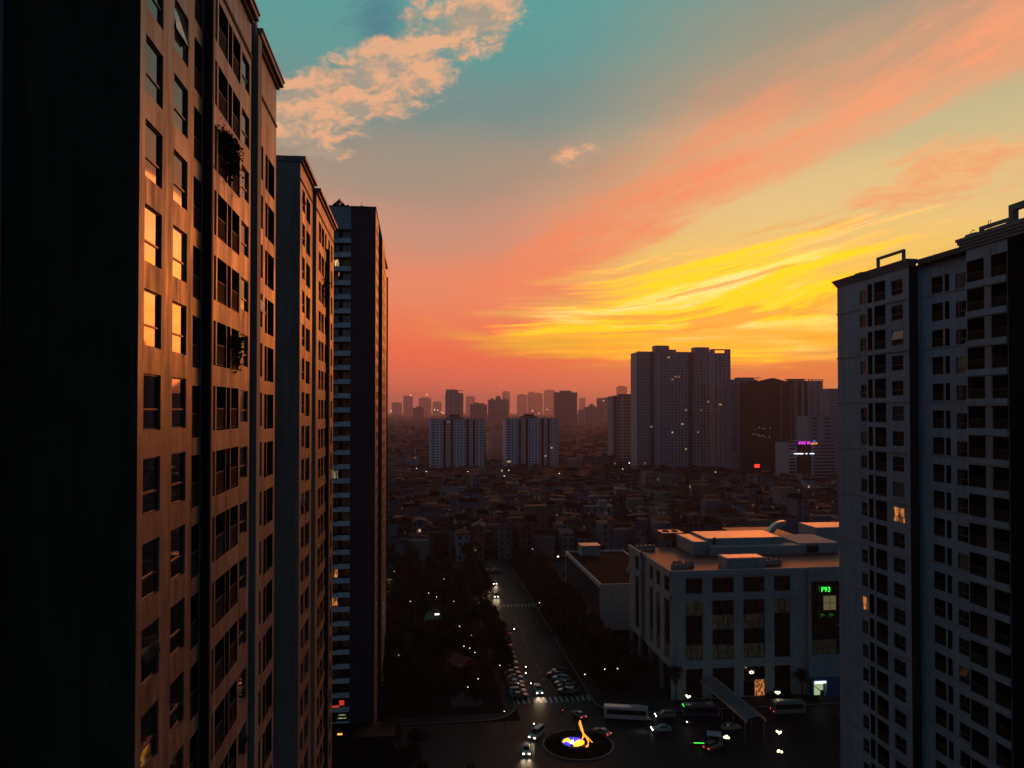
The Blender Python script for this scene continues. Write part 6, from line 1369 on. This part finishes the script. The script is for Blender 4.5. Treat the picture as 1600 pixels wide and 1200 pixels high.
PD = thing('podium', 'low dark podium shopfront at the foot of the third left tower', 'podium', (-16.5, 163.0, 0)); q = MB(); q.box(-4, 12, 0, 7.6, 0, 7.5); q.build('wall', MT['dark'], PD)
for k in range(5): q = MB(); q.box(-3.4 + k * 3.1, -.9 + k * 3.1, -.08, -.003, .3, 3.2); q.build('shop_window', MT['bluglass'] , PD)
def flat_sign(px, py, w, h, m_, label, name='shop_sign', Yd=162.8):
    x, y, z = atY(px, py, Yd); T = thing(name, label, 'sign', (x, y, z)); q = MB(); q.box(-w / 2, w / 2, -.12, -.02, -h / 2, h / 2); q.build('panel', m_, T); q = MB(); q.box(-w / 2 - .1, w / 2 + .1, -.015, .12, -h / 2 - .1, h / 2 + .1); q.build('frame', MT['black'], T)
redd = emit('sign_red_dim', (1, .07, .02), .5)
flat_sign(534, 1098, 1.0, 1.0, redd, 'glowing red sign panel on the dark podium, upper right of its group'); flat_sign(524, 1104, 1.5, .35, redd, 'low glowing red sign strip on the dark podium, left of the square red panel'); flat_sign(508, 1121, .9, .8, MT['signwhite'], 'small blue white lit shop window at the edge of the second tower')
flat_sign(534, 1117, 1.5, .22, MT['palelit'], 'upper of two thin white lit strips on the dark podium'); flat_sign(534, 1122, 1.9, .2, MT['palelit'], 'lower of two thin white lit strips on the dark podium'); flat_sign(531, 1147, 1.0, .35, MT['orange'], 'small orange lamp panel below the white strips on the podium')
KB = thing('kiosk', 'small brown three tier lit kiosk by the flank of the third left tower', 'kiosk', (*atZ(607, 928, 0)[:2], .1)); q = MB(); q.box(-1.6, 1.6, -1.5, 1.5, 0, 5.6); q.build('wall', emit('kiosk_glow', (.75, .40, .30), .10), KB)
for k in range(3): q = MB(); q.box(-1.9, 2.3, -1.9, -1.5, 1.6 + k * 1.8, 2.2 + k * 1.8); q.build('awning', MT['concrete'], KB)
q = MB(); q.box(-.6, .6, -1.65, -1.51, .3, 1.2); q.build('lit_window', MT['palelit'], KB)

# ------------------------------------------------------------------ haze over the city
hz = MB(); hz.box(-4500, 10500, -80, 14500, -2, 330)
mh = bpy.data.materials.new('haze_air'); mh.use_nodes = True; n = mh.node_tree; n.nodes.clear()
v = n.nodes.new('ShaderNodeVolumePrincipled'); o = n.nodes.new('ShaderNodeOutputMaterial'); n.links.new(v.outputs[0], o.inputs[1])
v.inputs['Density'].default_value = 0.00009; v.inputs['Color'].default_value = (.76, .60, .74, 1); v.inputs['Anisotropy'].default_value = .62
struct(hz.build('haze', mh), 'stuff')
